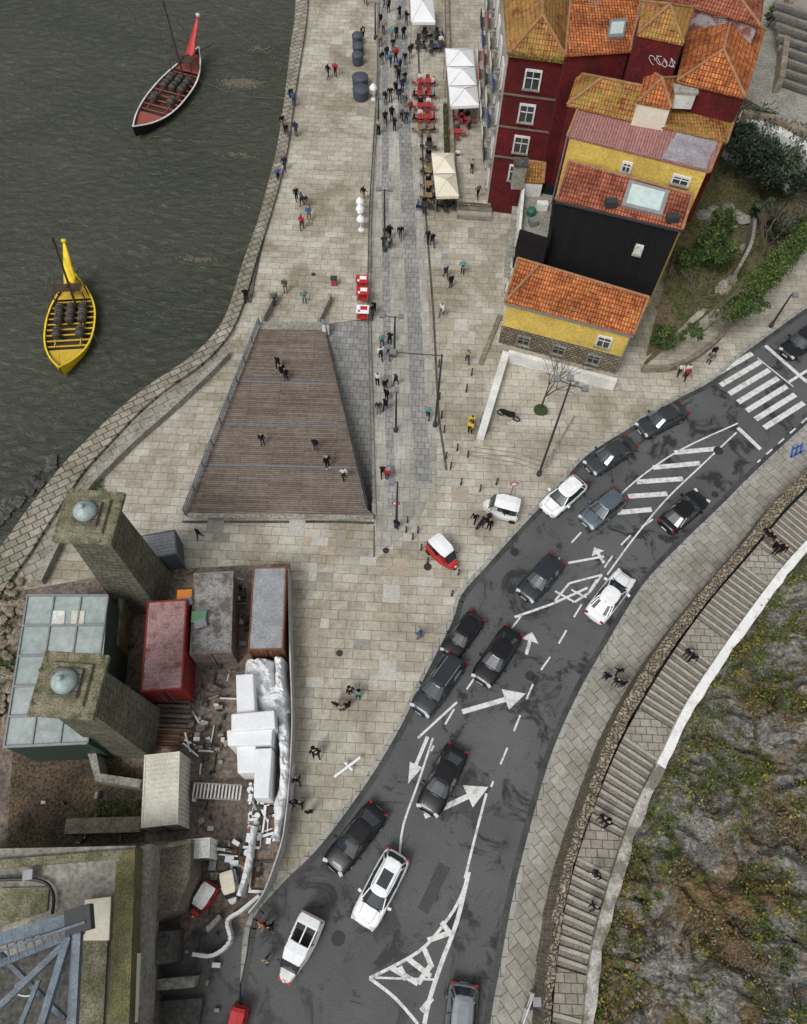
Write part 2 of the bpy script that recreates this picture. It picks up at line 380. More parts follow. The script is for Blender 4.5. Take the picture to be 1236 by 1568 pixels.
L([(1172,529),(1236,585)],.35); L([(1160,548),(1215,592)],.12)
L([(1208,585),(1240,565)],.25); L([(1130,655),(1165,688)],.35)
hs=[((1033,693),(1098,687)),((1000,716),(1072,709)),((975,738),(1046,733)),((962,760),(1022,756)),((945,785),(998,780))]
for a,b in hs: L([a,b],.42)
L([(1130,648),(1040,690),(975,735),(930,778)],.13,4)
L([(1128,662),(1075,712),(1020,765),(970,825),(930,880)],.13,4)
dash([(1236,640),(1180,690),(1160,708)],1,1)
dash([(1000,795),(960,825),(925,870),(885,935),(850,995),(820,1040),(795,1100),(775,1150),(752,1205)],1.5,1.5)
L([(745,1215),(728,1280),(712,1345)],.16,4)
dash([(890,815),(860,850),(815,920),(770,980),(722,1045),(690,1095),(660,1150)],1.4,1.8)
L([(663,1130),(640,1200),(618,1262),(612,1310)],.14,3)
L([(788,945),(845,925),(900,900)],.18); L([(870,862),(925,852)],.18)
L([(850,920),(872,893)],.16);L([(872,893),(922,880)],.16);L([(922,880),(903,907),(880,922)],.16);L([(880,922),(850,905)],.16); L([(875,903),(898,915)],.14)
def arrow(tip,base,w=1.0,sh=.12):
    z=nz(); T=G(tip[0],tip[1],z);B=G(base[0],base[1],z); d=(T-B); Ln=d.length; d.normalize(); n=Vector((-d.y,d.x,0))
    hd=min(1.5,Ln*.4); c=T-d*hd
    m.face([T,c+n*w*.5,c+n*sh,B+n*sh,B-n*sh,c-n*sh,c-n*w*.5],MARK)
arrow((910,838),(925,862),1.1); arrow((815,968),(806,1002),1.3); L([(700,1075),(640,1130)],.16)
arrow((748,1205),(650,1250),1.5,.17); arrow((805,1062),(708,1090),1.5,.17); arrow((625,1200),(655,1128),.9)
L([(566,1498),(640,1458),(680,1415),(705,1375),(718,1335)],.18,4)
L([(566,1498),(605,1528),(640,1568)],.18,3); L([(574,1497),(668,1500)],.12)
L([(718,1335),(700,1410),(676,1475),(658,1530),(650,1568)],.26,4)
for a,b in (((600,1482),(640,1506)),((625,1468),(660,1495)),((648,1449),(662,1482)),((655,1440),(690,1428)),((676,1412),(690,1430)),((640,1506),(660,1478)),((645,1548),(662,1528)),((612,1480),(622,1500))): L([a,b],.3)
m.build('road_markings')
m=MB()
for (u,v,r) in ((518,1437,.42),(788,845,.35),(820,1040,.3),(762,818,.3),(1095,757,.3),(655,868,.3),(591,843,.25),(1100,690,.4),(812,1035,.35),(520,1000,.25),(480,420,.2)):
    p=G(u,v,-.112 if u not in(655,591,520,480) else .01); m.lathe(p,[(.001,.0),(r,.0),(r,.012),(r*.8,.012),(r*.78,.006),(.001,.006)],pmat('cast_iron',(.05,.045,.04),.6,.4),14)
m.build('manhole_cover')
# ---------------------------------------------------------------- right bank
NS=108
wt=[(820,1760),(832,1568),(841,1450),(862,1332),(899,1215),(939,1109),(999,1004),(1069,912),(1139,830),(1188,767),(1244,710),(1338,606)]
sL=[(834,1760),(848,1568),(857,1460),(877,1350),(913,1237),(955,1136),(1014,1031),(1084,930),(1152,850),(1202,790),(1252,740),(1352,640)]
sR=[(880,1760),(890,1568),(906,1440),(937,1330),(968,1240),(1010,1155),(1047,1080),(1100,1000),(1150,930),(1200,865),(1250,812),(1350,715)]
n=len(wt); zs=[3.3-2.1*(i/(n-1)) for i in range(n)]
W=[G(p[0],p[1],z+.35) for p,z in zip(wt,zs)]; SL=[G(p[0],p[1],z) for p,z in zip(sL,zs)]; SR=[G(p[0],p[1],z) for p,z in zip(sR,zs)]
W=resample(smooth(W,6),NS);SL=resample(smooth(SL,6),NS);SRd=resample(smooth(SR,6),900);SR=[];last=0
for i in range(NS+1):
    best=min(range(last,901),key=lambda k:(SRd[k].xy-SL[i].xy).length); last=best; SR.append(SRd[best].copy())
W2=[]
Wd=resample(W,900)
for i in range(NS+1):
    best=min(range(901),key=lambda k:(Wd[k].xy-SL[i].xy).length); W2.append(Wd[best].copy())
W=W2
m=MB(); wr=resample(W,60); rr2=resample(rr,60)
for i in range(60): 
    q=[rr2[i],rr2[i+1],wr[i+1],wr[i]]; m.face([Vector((p.x,p.y,0)) for p in q],WALK)
m.build('sidewalk')
m=MB(); T=lambda p,zz:Vector((p.x,p.y,zz))
Wn=NS*3
def wlerp(j,t):
    i=min(NS-1,j//3); f=(j-3*i)/3; a=W[i].lerp(W[i+1],f); d=SL[i].lerp(SL[i+1],f); p=a.lerp(T(d,a.z),t); k=noise.noise(Vector((p.x*2.2,p.y*2.2,1)))*.2+noise.noise(Vector((p.x*.7,p.y*.7,4)))*.12
    return p+Vector((k*.5,k*.4,k)), d
rows=[]
for j in range(Wn+1):
    p0,d=wlerp(j,0);p1,_=wlerp(j,.35);p2,_=wlerp(j,.7); rows.append([T(p0,-.1)+Vector((-.02,.02,0)),T(p0,(p0.z-.1)*.5),p0,p1,p2,T(p2,d.z-.4)])
m.loft(rows,RUBBLE,close=False,cap=False)
m.build('stone_retaining_wall')
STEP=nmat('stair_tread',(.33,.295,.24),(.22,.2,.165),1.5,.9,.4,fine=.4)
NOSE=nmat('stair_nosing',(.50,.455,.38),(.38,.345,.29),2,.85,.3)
LAND=bmat('stair_landing',(.42,.385,.325),(.31,.285,.24),(.12,.11,.09),.7,.5,.03,stain2=.35)
m=MB(); i=0
while i<NS:
    a,b,c,d=SL[i],SL[i+1],SR[i+1],SR[i]; seg=i%15; landing=seg in (11,12,13,14)
    a_=a+(a-d)*.06; b_=b+(b-c)*.06; d_=d+(d-a)*.05; c_=c+(c-b)*.05
    a,b,c,d=a_,b_,c_,d_
    z=a.z if not landing else SL[i-(seg-11)].z
    if landing: m.face([T(a,z),T(b,z),T(c,z),T(d,z)],LAND)
    else:
        mL=b.lerp(a,.38); mR=c.lerp(d,.38); up=.05
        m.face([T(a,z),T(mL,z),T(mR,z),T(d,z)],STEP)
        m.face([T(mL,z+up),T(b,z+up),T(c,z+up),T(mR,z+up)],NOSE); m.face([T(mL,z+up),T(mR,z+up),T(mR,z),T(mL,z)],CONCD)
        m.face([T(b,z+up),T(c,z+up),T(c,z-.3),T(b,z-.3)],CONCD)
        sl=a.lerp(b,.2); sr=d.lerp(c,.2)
        m.face([T(a,z+.005),T(sl,z+.005),T(sr,z+.005),T(d,z+.005)],CONCD)  # dark strip on the tread paints in the darkness of the hidden riser
    i+=1
m.build('stone_staircase')
PO=[]; SRp=resample(SRd,130)
for i in range(131):
    d=(SRp[min(i+1,130)]-SRp[max(i-1,0)]).normalized(); nn=Vector((-d.y,d.x,0)); 
    if nn.x<0: nn=-nn
    PO.append((SRp[i],SRp[i]+nn*.62,nn))
LIME=nmat('limewash',(.88,.88,.86),(.6,.59,.56),1.5,.8,.2,lo=.5,hi=.75,fine=.12)
MIXW=nmat('weathered_limewash',(.55,.53,.48),(.25,.23,.19),.9,.9,.3,lo=.4,hi=.55,fine=.3)
m=MB()
def bmpz(p): return .12*noise.noise(p*.9)
for i in range(130):
    (a,a2,_),(b,b2,_)=PO[i],PO[i+1]; mat=LIME if i>50 else MIXW
    a2=a2+(a2-a)*.35*noise.noise(a*.7); b2=b2+(b2-b)*.35*noise.noise(b*.7)
    ua=Vector((0,0,.5+bmpz(a)));ub=Vector((0,0,.5+bmpz(b))); dn=Vector((0,0,-1))
    m.face([a+ua,b+ub,b2+ub,a2+ua],mat); m.face([a+ua,b+ub,b+dn,a+dn],mat); m.face([a2+ua,b2+ub,b2+dn,a2+dn],mat)
m.build('white_parapet_wall')
def rockmat():
    m,nt,b=newmat('hillside_rock'); co=coord(nt)
    col=mixn(nt,(.40,.385,.35),(.17,.165,.15),ramp(nt,noi(nt,co,.7,7,.75,1.4),.38,.62))
    col=mixn(nt,col,(.23,.155,.085),ramp(nt,noi(nt,co,.25,5,.7,.4),.48,.58))
    col=mixn(nt,col,(.12,.125,.04),ramp(nt,noi(nt,co,.4,6,.75,.2),.51,.59))
    col=mixn(nt,col,ramp(nt,noi(nt,co,4,5,.8),.33,.58,(.28,.28,.28),(1.1,1.1,1.1)),1.,'MULTIPLY')
    nt.links.new(col,b.inputs['Base Color']); b.inputs['Roughness'].default_value=.95; b.inputs['Specular IOR Level'].default_value=.2
    bumpn(nt,b,noi(nt,co,2.6,4,.8,.8),.8,.35); return m
ROCK=rockmat()
HN,HM=300,150
PLd=resample([p[1] for p in PO],HN); NN=[]
for i in range(HN+1):
    k=min(130,int(i/HN*130)); NN.append((PO[max(0,k-10)][2]+PO[min(130,k+10)][2]+PO[k][2]).normalized())
hill=[]
def hz(x,y,d):
    p=Vector((x,y,0)); q=p*.3+Vector((noise.noise(p*.5),noise.noise(p*.5+Vector((9,0,0))),0))*.8
    vd=noise.voronoi(q)[0]; crag=min(1,(vd[1]-vd[0])*2.2)
    vd2=noise.voronoi(q*2.9)[0]; crag2=min(1,(vd2[1]-vd2[0])*2)
    return .38*d+min(1,d/1.2)*(1.05*crag+.4*crag2+noise.fractal(p*.14,1,2.1,4)*1.7+noise.fractal(p*1.6,1,2,3)*.12)
for i in range(HN+1):
    row=[]
    for j in range(HM+1):
        d=(j/HM)**1.1*24; p=PLd[i]+NN[i]*d; row.append(Vector((p.x,p.y,PLd[i].z-.3+hz(p.x,p.y,d))))
    hill.append(row)
m=MB(); m.loft(hill,ROCK,close=False,cap=False); m.build('hillside',smooth=False)
# ---------------------------------------------------------------- foliage helpers
def leafm(n,c): return pmat(n,c,.75,0,0,.25)
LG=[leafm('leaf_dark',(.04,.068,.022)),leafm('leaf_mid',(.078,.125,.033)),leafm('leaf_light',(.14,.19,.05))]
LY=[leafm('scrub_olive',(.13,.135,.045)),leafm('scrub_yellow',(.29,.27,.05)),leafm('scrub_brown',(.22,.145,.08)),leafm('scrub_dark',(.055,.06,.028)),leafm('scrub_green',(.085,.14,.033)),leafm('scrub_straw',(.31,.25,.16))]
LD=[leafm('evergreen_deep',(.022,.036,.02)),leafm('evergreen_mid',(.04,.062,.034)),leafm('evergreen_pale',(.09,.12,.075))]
class Leaves:
    def __init__(s): s.v=[];s.f=[];s.m=[]
    def leaf(s,p,sz,mi):
        a=Vector((U(-1,1),U(-1,1),U(-1,1)))
        if a.length<.1:a=Vector((1,0,0))
        a.normalize(); b=a.orthogonal().normalized(); b.rotate(Matrix.Rotation(U(0,6.28),3,a)); 
        i=len(s.v); a=a*sz;b=b*sz*.55
        s.v+= [p-a,p+b,p+a,p-b]; s.f.append((i,i+1,i+2,i+3)); s.m.append(mi)
    def clump(s,c,r,n,sz,mis):
        mi=random.choice(mis)
        for _ in range(n):
            q=Vector((random.gauss(0,.45),random.gauss(0,.45),random.gauss(0,.4)))
            if q.length>1.1:q*=.8
            s.leaf(c+Vector((q.x*r,q.y*r,abs(q.z)*r if r<.4 else q.z*r)),sz*U(.6,1.3),mi if R()<.75 else random.choice(mis))
    def build(s,name,mats,parent=None):
        me=bpy.data.meshes.new(name); me.from_pydata([tuple(p) for p in s.v],[],s.f)
        for m in mats: me.materials.append(m)
        me.polygons.foreach_set('material_index',s.m)
        o=bpy.data.objects.new(name,me); bpy.context.scene.collection.objects.link(o); o.parent=parent; return o
lv=Leaves()
for _ in range(6400):
    i=int(U(0,HN));j=int(U(0,1)*HM*.85); p=hill[i][j]
    q=noise.noise(Vector((p.x*.22,p.y*.22,5)))+.6*noise.noise(Vector((p.x*.8,p.y*.8,9)))
    low=(HN-i)/HN
    if q+(.5 if j<14 else -.02)+.12*low<U(-.12,.28): continue
    nn=noise.noise(Vector((p.x*.3,p.y*.3,20)))
    mis=[0,0,1,3,4,4] if nn>.0 else [5,2,2,0,3]
    if j<18 and R()<.65: mis=[1,4,0,4]
    lv.clump(p+Vector((0,0,.1)),U(.3,.8),int(U(20,42)),U(.055,.11),mis)
lv.build('hillside_scrub',LY)
def tree(name,base,h,r,n,mats,sz=.12,trunk=.22,clumps=40,squash=.75):
    E=empty(name,base); mm=MB()
    top=Vector((U(-.3,.3),U(-.3,.3),h*.55)); mm.cyl((0,0,-.2),top,trunk,trunk*.6,WOODD,8)
    lv=Leaves(); mis=[0,0,1,1,2]
    for i in range(clumps):
        d=Vector((random.gauss(0,1),random.gauss(0,1),random.gauss(0,.8))).normalized()*U(.45,1.0)
        c=Vector((d.x*r,d.y*r,h*.7+d.z*r*squash))
        if i%4==0: mm.cyl(top,c,trunk*.35,.03,WOODD,5)
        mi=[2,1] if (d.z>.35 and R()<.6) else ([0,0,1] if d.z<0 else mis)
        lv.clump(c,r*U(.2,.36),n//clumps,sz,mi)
    mm.build('trunk_and_limbs',E); lv.build('crown',mats,E); return E
def bare(name,base,h,spread=1,n=4,lvl=5,mat=WOODD,r=.12,parent=None):
    mm=MB()
    def br(p,d,l,r,k):
        q=p+d*l; mm.cyl(p,q,r,r*.65,mat,5 if k>2 else 3,False)
        if k==0: return
        for _ in range(3 if k>2 else 2+int(R()*2)):
            e=(d+Vector((U(-1,1),U(-1,1),U(-.35,.6)))*.75*spread).normalized(); br(q,e,l*U(.6,.85),r*.62,k-1)
    br(Vector(base)-Vector((0,0,.1)),Vector((0,0,1)),h*.3,r,lvl)
    return mm.build(name,parent,clean=False)
# ---------------------------------------------------------------- garden (upper right)
gA,gB=G(985,562,.05),G(1262,335,.1); gC,gD=G(1285,120,6.5),G(1100,150,6.5)
GRND=nmat('garden_soil',(.2,.15,.09),(.09,.115,.035),.4,.95,.6,fine=.4)
rows=[]
for i in range(31):
    row=[]
    for j in range(31):
        s,t=i/30,j/30; p=gA.lerp(gB,s).lerp(gD.lerp(gC,s),t); zz=.05+6.0*max(0,(t-.12)/.88)**1.1
        row.append(Vector((p.x,p.y,zz+.25*noise.noise(p*.5)*(1 if 0<t else 0))))
    rows.append(row)
m=MB(); m.loft(rows,GRND,close=False,cap=False); gob=m.build('garden_slope',smooth=True)
bv=BVHTree.FromPolygons([r for rw in rows for r in rw],[(i*31+j,(i+1)*31+j,(i+1)*31+j+1,i*31+j+1) for i in range(30) for j in range(30)])
def GG(u,v):
    d=ray(u,v).normalized(); h=bv.ray_cast(Vector((0,0,H)),d)
    return h[0] if h[0] is not None else G(u,v,4)
tree('evergreen_tree',GG(1168,305),6.,3.2,9000,LD,.16,.3,80)
tree('evergreen_tree',GG(1128,270),5.5,2.9,7000,LD,.16,.25,60)
tree('evergreen_tree',GG(1225,310),6,3.0,7000,LD,.16,.25,60)
tree('evergreen_tree',GG(1205,258),5,2.5,5000,LD,.16,.25,50)
tree('garden_tree',GG(1082,408),3.4,2.0,4000,LG,.12,.16,50)
tree('garden_tree',GG(1046,420),2.6,1.4,2200,LG,.12,.12,32)
tree('garden_tree',GG(1190,375),3.2,1.7,2600,LD,.13,.12,34)
tree('garden_tree',GG(1155,350),3.0,1.3,1800,LD,.13,.12,26)
tree('garden_shrub',GG(1015,530),1.5,1.3,1600,LG,.11,.06,24)
tree('garden_shrub',GG(1102,355),1.8,1.4,1700,LG,.11,.1,22)
tree('garden_shrub',GG(1140,475),1.7,1.4,1800,LG,.11,.1,24)
tree('garden_shrub',GG(1060,515),1.0,.9,900,LG,.1,.05,16)
for (u,v,h) in ((1055,480,5.5),(1160,400,6),(1090,485,4),(1175,370,5),(1070,520,4)): bare('bare_tree',GG(u,v),h,1,4,5,pmat('grey_bark',(.17,.14,.10),.8),.11)
m=MB()
for (u,v) in ((1092,322),(1108,330),(1122,345),(1135,335),(1090,340),(1140,380),(1078,330),(1115,318),(1128,328)):
    p=GG(u,v); s=U(.5,1.); m.ell(p,(s,s*.7,s*.5),CONC,8,.12)
m.build('garden_rocks')
wallline('garden_path_wall',[GG(1150,340),GG(1135,400),GG(1115,440)],.5,2.6,.3,CONC)
lv=Leaves(); P=smooth([GG(*q) for q in [(1112,488),(1150,450),(1194,407),(1236,360)]],20)
for p in P:
    for _ in range(12): lv.clump(p+Vector((U(-.8,.8),U(-.6,.6),U(.1,1.4))),.5,26,.11,[0,1,1,2])
lv.build('hedge',LG)
lv=Leaves()
for _ in range(700):
    s,t=U(0.02,.98),U(.02,.95); p=rows[int(s*30)][int(t*30)]+Vector((U(-.3,.3),U(-.3,.3),.05))
    if noise.noise(p*.4)<-.1: continue
    lv.clump(p,U(.2,.6),24,.09,[0,3,3] if R()<.6 else [1,2,4])
lv.build('garden_undergrowth',[LG[1],LY[0],LY[2],LG[2],LG[0]])
wallline('garden_wall',GS([(985,562),(1040,557),(1095,522),(1130,480),(1180,428),(1260,345)],.6),0,.7,.35,RUBT)
m=MB(); rail(m,[(1100,512),(1135,470),(1180,422),(1260,338)],.7,1.3,GREYM,bars=2,step=1.5); m.build('garden_fence')
wallline('white_boundary_wall',GS([(1128,187),(1175,205),(1240,243)],7.5),4,8.4,.9,WPAINT,sm=False)
m=MB(); m.prism(GS([(1140,150),(1135,60),(1165,-40),(1400,-60),(1400,260),(1240,205)],8.0),0,8.0,CONC,RUBBLE); m.build('hill_path')
wallline('hill_retaining_wall',GS([(1135,178),(1180,185),(1240,212)],8.4),6,8.9,.5,RUBT,sm=False)
m=MB()
for k in range(16):
    a=G(1190-2*k+8,132-6*k,8.0); b=G(1250-2*k,150-6*k,8.0); m.beam(Vector((a.x,a.y,8+.16*k)),Vector((b.x,b.y,8+.16*k)),.42,.34,STEP if k%2 else CONCD)
m.build('hill_stairs')
wallline('stair_wall',GS([(1190,135),(1200,60),(1210,-30)],8.5),8,9.6,.5,RUBT,sm=False)
tree('hillside_bush',G(1175,40,8),1.8,1.1,1200,LG,.1,.08,16)
# ---------------------------------------------------------------- houses
def wins(m,A,B,lst,glass=GLASS,frame=WPAINT,out=None,sill=True):
    A=Vector((A.x,A.y,0));B=Vector((B.x,B.y,0)); d=(B-A).normalized(); nn=Vector((d.y,-d.x,0))
    if out is not None and nn.dot(out)<0: nn=-nn
    X=lambda s,z,o:A+d*s+nn*o+Vector((0,0,z))
    for s,z,w,h in lst:
        m.face([X(s,z,.03),X(s+w,z,.03),X(s+w,z+h,.03),X(s,z+h,.03)],glass)
        for (a,b) in (((s-.08,z),(s-.08,z+h)),((s+w+.08,z),(s+w+.08,z+h)),((s-.14,z+h+.06),(s+w+.14,z+h+.06))):
            m.beam(X(a[0],a[1],.07),X(b[0],b[1],.07),.12,.18,frame)
        m.beam(X(s-.2,z-.07,.12),X(s+w+.2,z-.07,.12),.26,.1,CONC)
        m.beam(X(s+w/2,z,.05),X(s+w/2,z+h,.05),.06,.06,frame); m.beam(X(s,z+h*.6,.06),X(s+w,z+h*.6,.06),.05,.06,frame)
SOUTH=Vector((0,-1,0)); WEST=Vector((-1,0,0))
def house(name,FL,FR,BR,BL,zf,zb,z0,wall,roof,over=.25,shape='shed',rh=1.2,windows=None,fwall=None,wwall=None):
    a,b=G(FL[0],FL[1],zf),G(FR[0],FR[1],zf); c,d=G(BR[0],BR[1],zb),G(BL[0],BL[1],zb)
    E=empty(name); cen=(a+b+c+d)/4
    ins=lambda p:Vector((p.x,p.y,0)).lerp(Vector((cen.x,cen.y,0)),.035)
    A,B,C,D=[ins(p) for p in (a,b,c,d)]; zz=[zf-.12,zf-.12,zb-.12,zb-.12]
    m=MB(); P=[A,B,C,D]; wm=[fwall or wall,wall,wall,wwall or wall]
    for i in range(4):
        p,q=P[i],P[(i+1)%4]; m.face([Vector((p.x,p.y,z0)),Vector((q.x,q.y,z0)),Vector((q.x,q.y,zz[(i+1)%4])),Vector((p.x,p.y,zz[i]))],wm[i])
    m.build('walls',E)
    m=MB(); dn=Vector((0,0,-.16))
    if shape=='shed':
        m.loft([[a+dn,b+dn,c+dn,d+dn],[a,b,c,d]],roof); lines=[(a,d),(b,c),(d,c)]
    else:
        if (a-b).length>(b-c).length:
            l=(a+d)/2;r=(b+c)/2; sh=((a-d).length/2)/max((l-r).length,.1)
        else:
            l=(a+b)/2;r=(d+c)/2; sh=((a-b).length/2)/max((l-r).length,.1)
        sh=min(sh,.499) if shape=='hip' else (.0 if shape=='gable' else .499)
        up=Vector((0,0,rh)); r1=l.lerp(r,sh)+up; r2=r.lerp(l,sh)+up
        if (a-b).length>(b-c).length:
            F=[[a,b,r2,r1],[c,d,r1,r2],[d,a,r1],[b,c,r2]]; lines=[(r1,r2),(a,r1),(d,r1),(b,r2),(c,r2)]
        else:
            F=[[b,c,r2,r1],[d,a,r1,r2],[a,b,r1],[c,d,r2]]; lines=[(r1,r2),(a,r1),(b,r1),(c,r2),(d,r2)]
        for f in F: m.face(f,roof)
        for i,(p,q) in enumerate(((a,b),(b,c),(c,d),(d,a))): m.face([p,q,q+dn,p+dn],roof)
    m.build('roof',E)
    if lines:
        m=MB()
        for p,q in lines:
            if (p-q).length>.1: m.cyl(p+Vector((0,0,.02)),q+Vector((0,0,.02)),.11,.11,RIDGE,7)
        m.build('ridge_tiles',E)
    return E,(A,B,C,D),(a,b,c,d)
z1=ZO((772,526),0,(775,463)); 
E,(A,B,C,D),rf=house('yellow_house',(773,462),(970,513),(994,455),(793,395),z1,z1+1.3,2.2,YELW,TILE,shape='shed')
m=MB(); 
base=[Vector((p.x,p.y,0)) for p in (A,B,C,D)]
m.prism([p+(p-sum(base,Vector())/4).normalized()*.05 for p in base],0,2.25,CONC,RUBBLE); m.build('stone_base',E)
m=MB(); Ln=(B-A).length; wins(m,A,B,[(Ln-2.3,2.9,.95,1.1)],out=SOUTH); wins(m,A+Vector((0,-.06,0)),B+Vector((0,-.06,0)),[(1.6,.7,.9,.9),(4.7,.7,.9,.9),(Ln-2.6,.7,.9,.9)],out=SOUTH,frame=CONC); m.build('windows',E)
m=MB(); a,b,c,d=rf; 
m.cyl(a+Vector((0,0,.03)),d.lerp(c,.17)+Vector((0,0,.1)),.12,.12,RIDGE,6); m.build('hip_ridge',E)
m=MB(); m.beam(a+Vector((0,-.1,-.12)),b+Vector((0,-.1,-.12)),.14,.12,GREYM); m.cyl(Vector((B.x,B.y-.1,0)),Vector((B.x,B.y-.1,z1-.1)),.05,.05,GREYM,6); m.build('gutter',E)
zf=11.8; 
E,(A,B,C,D),rf=house('black_house',(851,306),(1045,352),(1061,298),(871,246),zf,12.9,0,BLKW,TILE3,shape='shed')
a,b,c,d=rf
def onroof(s,t,h=0): return a.lerp(b,s).lerp(d.lerp(c,s),t)+Vector((0,0,h))
m=MB(); q=[onroof(.5,.2,.22),onroof(.82,.2,.22),onroof(.82,.88,.22),onroof(.5,.88,.22)]
m.loft([[p-Vector((0,0,.25)) for p in q],q],GREYM); q2=[onroof(.53,.28,.235),onroof(.79,.28,.235),onroof(.79,.8,.235),onroof(.53,.8,.235)]; m.face(q2,SKYL); m.build('skylight',E)
m=MB()
for s in (.42,.9): m.box(onroof(s,.18,.25),(.9,.6,.5),DGREY,.1)
m.build('roof_vents',E)
m=MB(); Ln=(B-A).length; wins(m,A,B,[(Ln*.73,zf-3.2,.35,.8)],out=SOUTH,glass=WPAINT); m.build('windows',E)
m=MB(); m.beam(a+Vector((0,-.1,-.1)),b+Vector((0,-.1,-.1)),.12,.12,DGREY); m.build('gutter',E)
zt=9.1
E=empty('terrace_house'); Tq=GS([(796,352),(841,366),(853,285),(803,275)],zt)
m=MB()
fl=[Vector((p.x,p.y,0)) for p in Tq]
m.prism(fl,5.0,zt-.9,CONC,BLKW)
for i in range(4):
    p,q=fl[i],fl[(i+1)%4]; m.beam(p+Vector((0,0,zt-.45)),q+Vector((0,0,zt-.45)),.22,.9,WPAINT if i in(3,) else BLKW)
m.build('upper_storey',E)
m=MB(); m.prism(fl,0,5.1,CONC,WPAINT); m.build('lower_walls',E)
m=MB(); Ln=(fl[3]-fl[0]).length
wins(m,fl[0],fl[3],[(x,z,.8,1.5) for x in (1,3.2,5.2) if x+1<Ln for z in (1.2,4.2,6.6)],out=WEST)
for z in (3.9,6.3): m.beam(fl[0]+Vector((-.3,0,z)),fl[3]+Vector((-.3,0,z)),.6,.1,CONC)
m.build('windows',E)
m=MB(); cc=(fl[0]+fl[2])/2+Vector((0,0,zt-.5))
m.box(cc+Vector((.4,.8,0)),(.9,.5,.7),WPAINT); m.lathe(cc+Vector((-.5,.2,-.4)),[(.01,0),(.35,0),(.38,.5),(.3,.6),(.01,.62)],pmat('green_drum',(.03,.14,.08),.5)); m.box(cc+Vector((-.4,-1,-.1)),(.6,.6,.5),GREYM,.4); m.build('rooftop_clutter',E)
CORR=bmat('corrugated_red',(.42,.2,.18),(.34,.17,.15),(.2,.09,.085),.22,30,.04,kind='UV',off=0,stain=(1.0,1.05,1.1),sscale=.6,stain2=.45,rough=.6)
zf=14.6
E,(A,B,C,D),rf=house('yellow_upper_house',(869,208),(1087,263),(1106,215),(886,164),zf,15.2,0,YELW,CORR,shape='shed')
m=MB(); Ln=(B-A).length; wins(m,A,B,[(Ln*.43,zf-1.7,.5,.7),(Ln*.8,zf-1.6,1.1,.6)],out=SOUTH); m.build('windows',E)
m=MB(); m.cyl(A+Vector((-.2,0,0)),A+Vector((-.2,0,zf)),.06,.06,GREYM,6); m.build('drain_pipe',E)
GALV=nmat('galvanised_sheet',(.42,.44,.5),(.32,.25,.25),.9,.5,.2,metal=.2)
m=MB(); a,b,c,d=rf
def onr(s,t,h=0.03): return a.lerp(b,s).lerp(d.lerp(c,s),t)+Vector((0,0,h))
m.face([onr(.66,.03),onr(.97,.03),onr(.97,.97),onr(.7,.97)],GALV); m.build('patched_sheet',E)
house('tiled_roof_house',(868,160),(1020,196),(1038,140),(884,112),15.4,15.4,8,REDW,TILE2,shape='hip',rh=1.3)
house('tiled_roof_house',(1018,196),(1113,218),(1130,166),(1035,146),15.3,15.5,8,REDW,TILE2,shape='shed')
house('roof_dormer_house',(976,156),(1028,166),(1042,118),(990,104),17.0,17.0,14,CREAM,TILE,shape='pyr',rh=.8)
zr=15.6
ROWW=nmat('row_facade',(.62,.6,.54),(.4,.33,.27),.4,.9,.2,fine=.3)
E,(A,B,C,D),rf=house('red_house',(778,84),(872,96),(885,-70),(762,-90),zr,zr,0,REDW,TILE2,shape='hip',rh=2.0,wwall=ROWW)
m=MB(); Ln=(B-A).length; wins(m,A,B,[(Ln*.35,z,1.1,1.5) for z in (12.9,9.9,6.9,3.9)],out=SOUTH)
wins(m,A,D,[(x,z,1.1,1.9) for x in (1.5,4.5,7.5,10.5,13.5,16.5,19.5) if x<(D-A).length-1 for z in (1.5,4.9,8.3,11.6)],out=WEST)
for z in (12.2,9.2,6.2): m.beam(A+Vector((0,-.06,z)),B+Vector((0,-.06,z)),.1,.14,nmat('stone_string',(.25,.2,.17),None,1))
m.build('windows',E)
m=MB()
dd=(D-A).normalized()
for z in (4.6,8.,11.3):
    for x in (1.,4.,7.,10.,13.,16.):
        p=A+dd*x+Vector((-.4,0,z)); q=A+dd*(x+2.1)+Vector((-.4,0,z)); m.beam(p,q,.8,.12,CONC); m.beam(p+Vector((-.35,0,.9)),q+Vector((-.35,0,.9)),.05,.05,BLACK); m.beam(p+Vector((-.38,0,.45)),q+Vector((-.38,0,.45)),.03,.8,random.choice([BLACK,DGREY,WPAINT,CREAM,REDP,BLUEP,GREYM]))
m.cyl(B+Vector((-.15,-.12,0)),B+Vector((-.15,-.12,zr-.2)),.06,.06,DGREY,6)
m.build('balconies',E)
lv=Leaves()
for k in range(30): lv.clump(rf[0].lerp(rf[1],k/29)+Vector((0,-.1,.1)),.25,22,.07,[0,1])
lv.build('gutter_moss',[LY[0],LY[1]],E)
E,(A,B,C,D),rf=house('red_house',(866,84),(966,78),(995,-70),(880,-60),17.4,17.4,0,REDW,TILE,shape='shed')
m=MB(); a,b,c,d=rf; pp=lambda s,t,h:a.lerp(b,s).lerp(d.lerp(c,s),t)+Vector((0,0,h))
m.loft([[pp(.6,.12,.0),pp(.85,.12,.0),pp(.85,.3,.0),pp(.6,.3,.0)],[pp(.6,.12,.2),pp(.85,.12,.2),pp(.85,.3,.2),pp(.6,.3,.2)]],GREYM); m.face([pp(.63,.15,.21),pp(.82,.15,.21),pp(.82,.27,.21),pp(.63,.27,.21)],SKYL)
m.build('skylight',E)
E,(A,B,C,D),rf=house('red_stair_tower',(976,52),(1047,67),(1064,12),(984,2),20.,20.,8,REDW,TILE2,shape='pyr',rh=1.2)
GRAF=pmat('graffiti_white',(.6,.55,.58),.6)
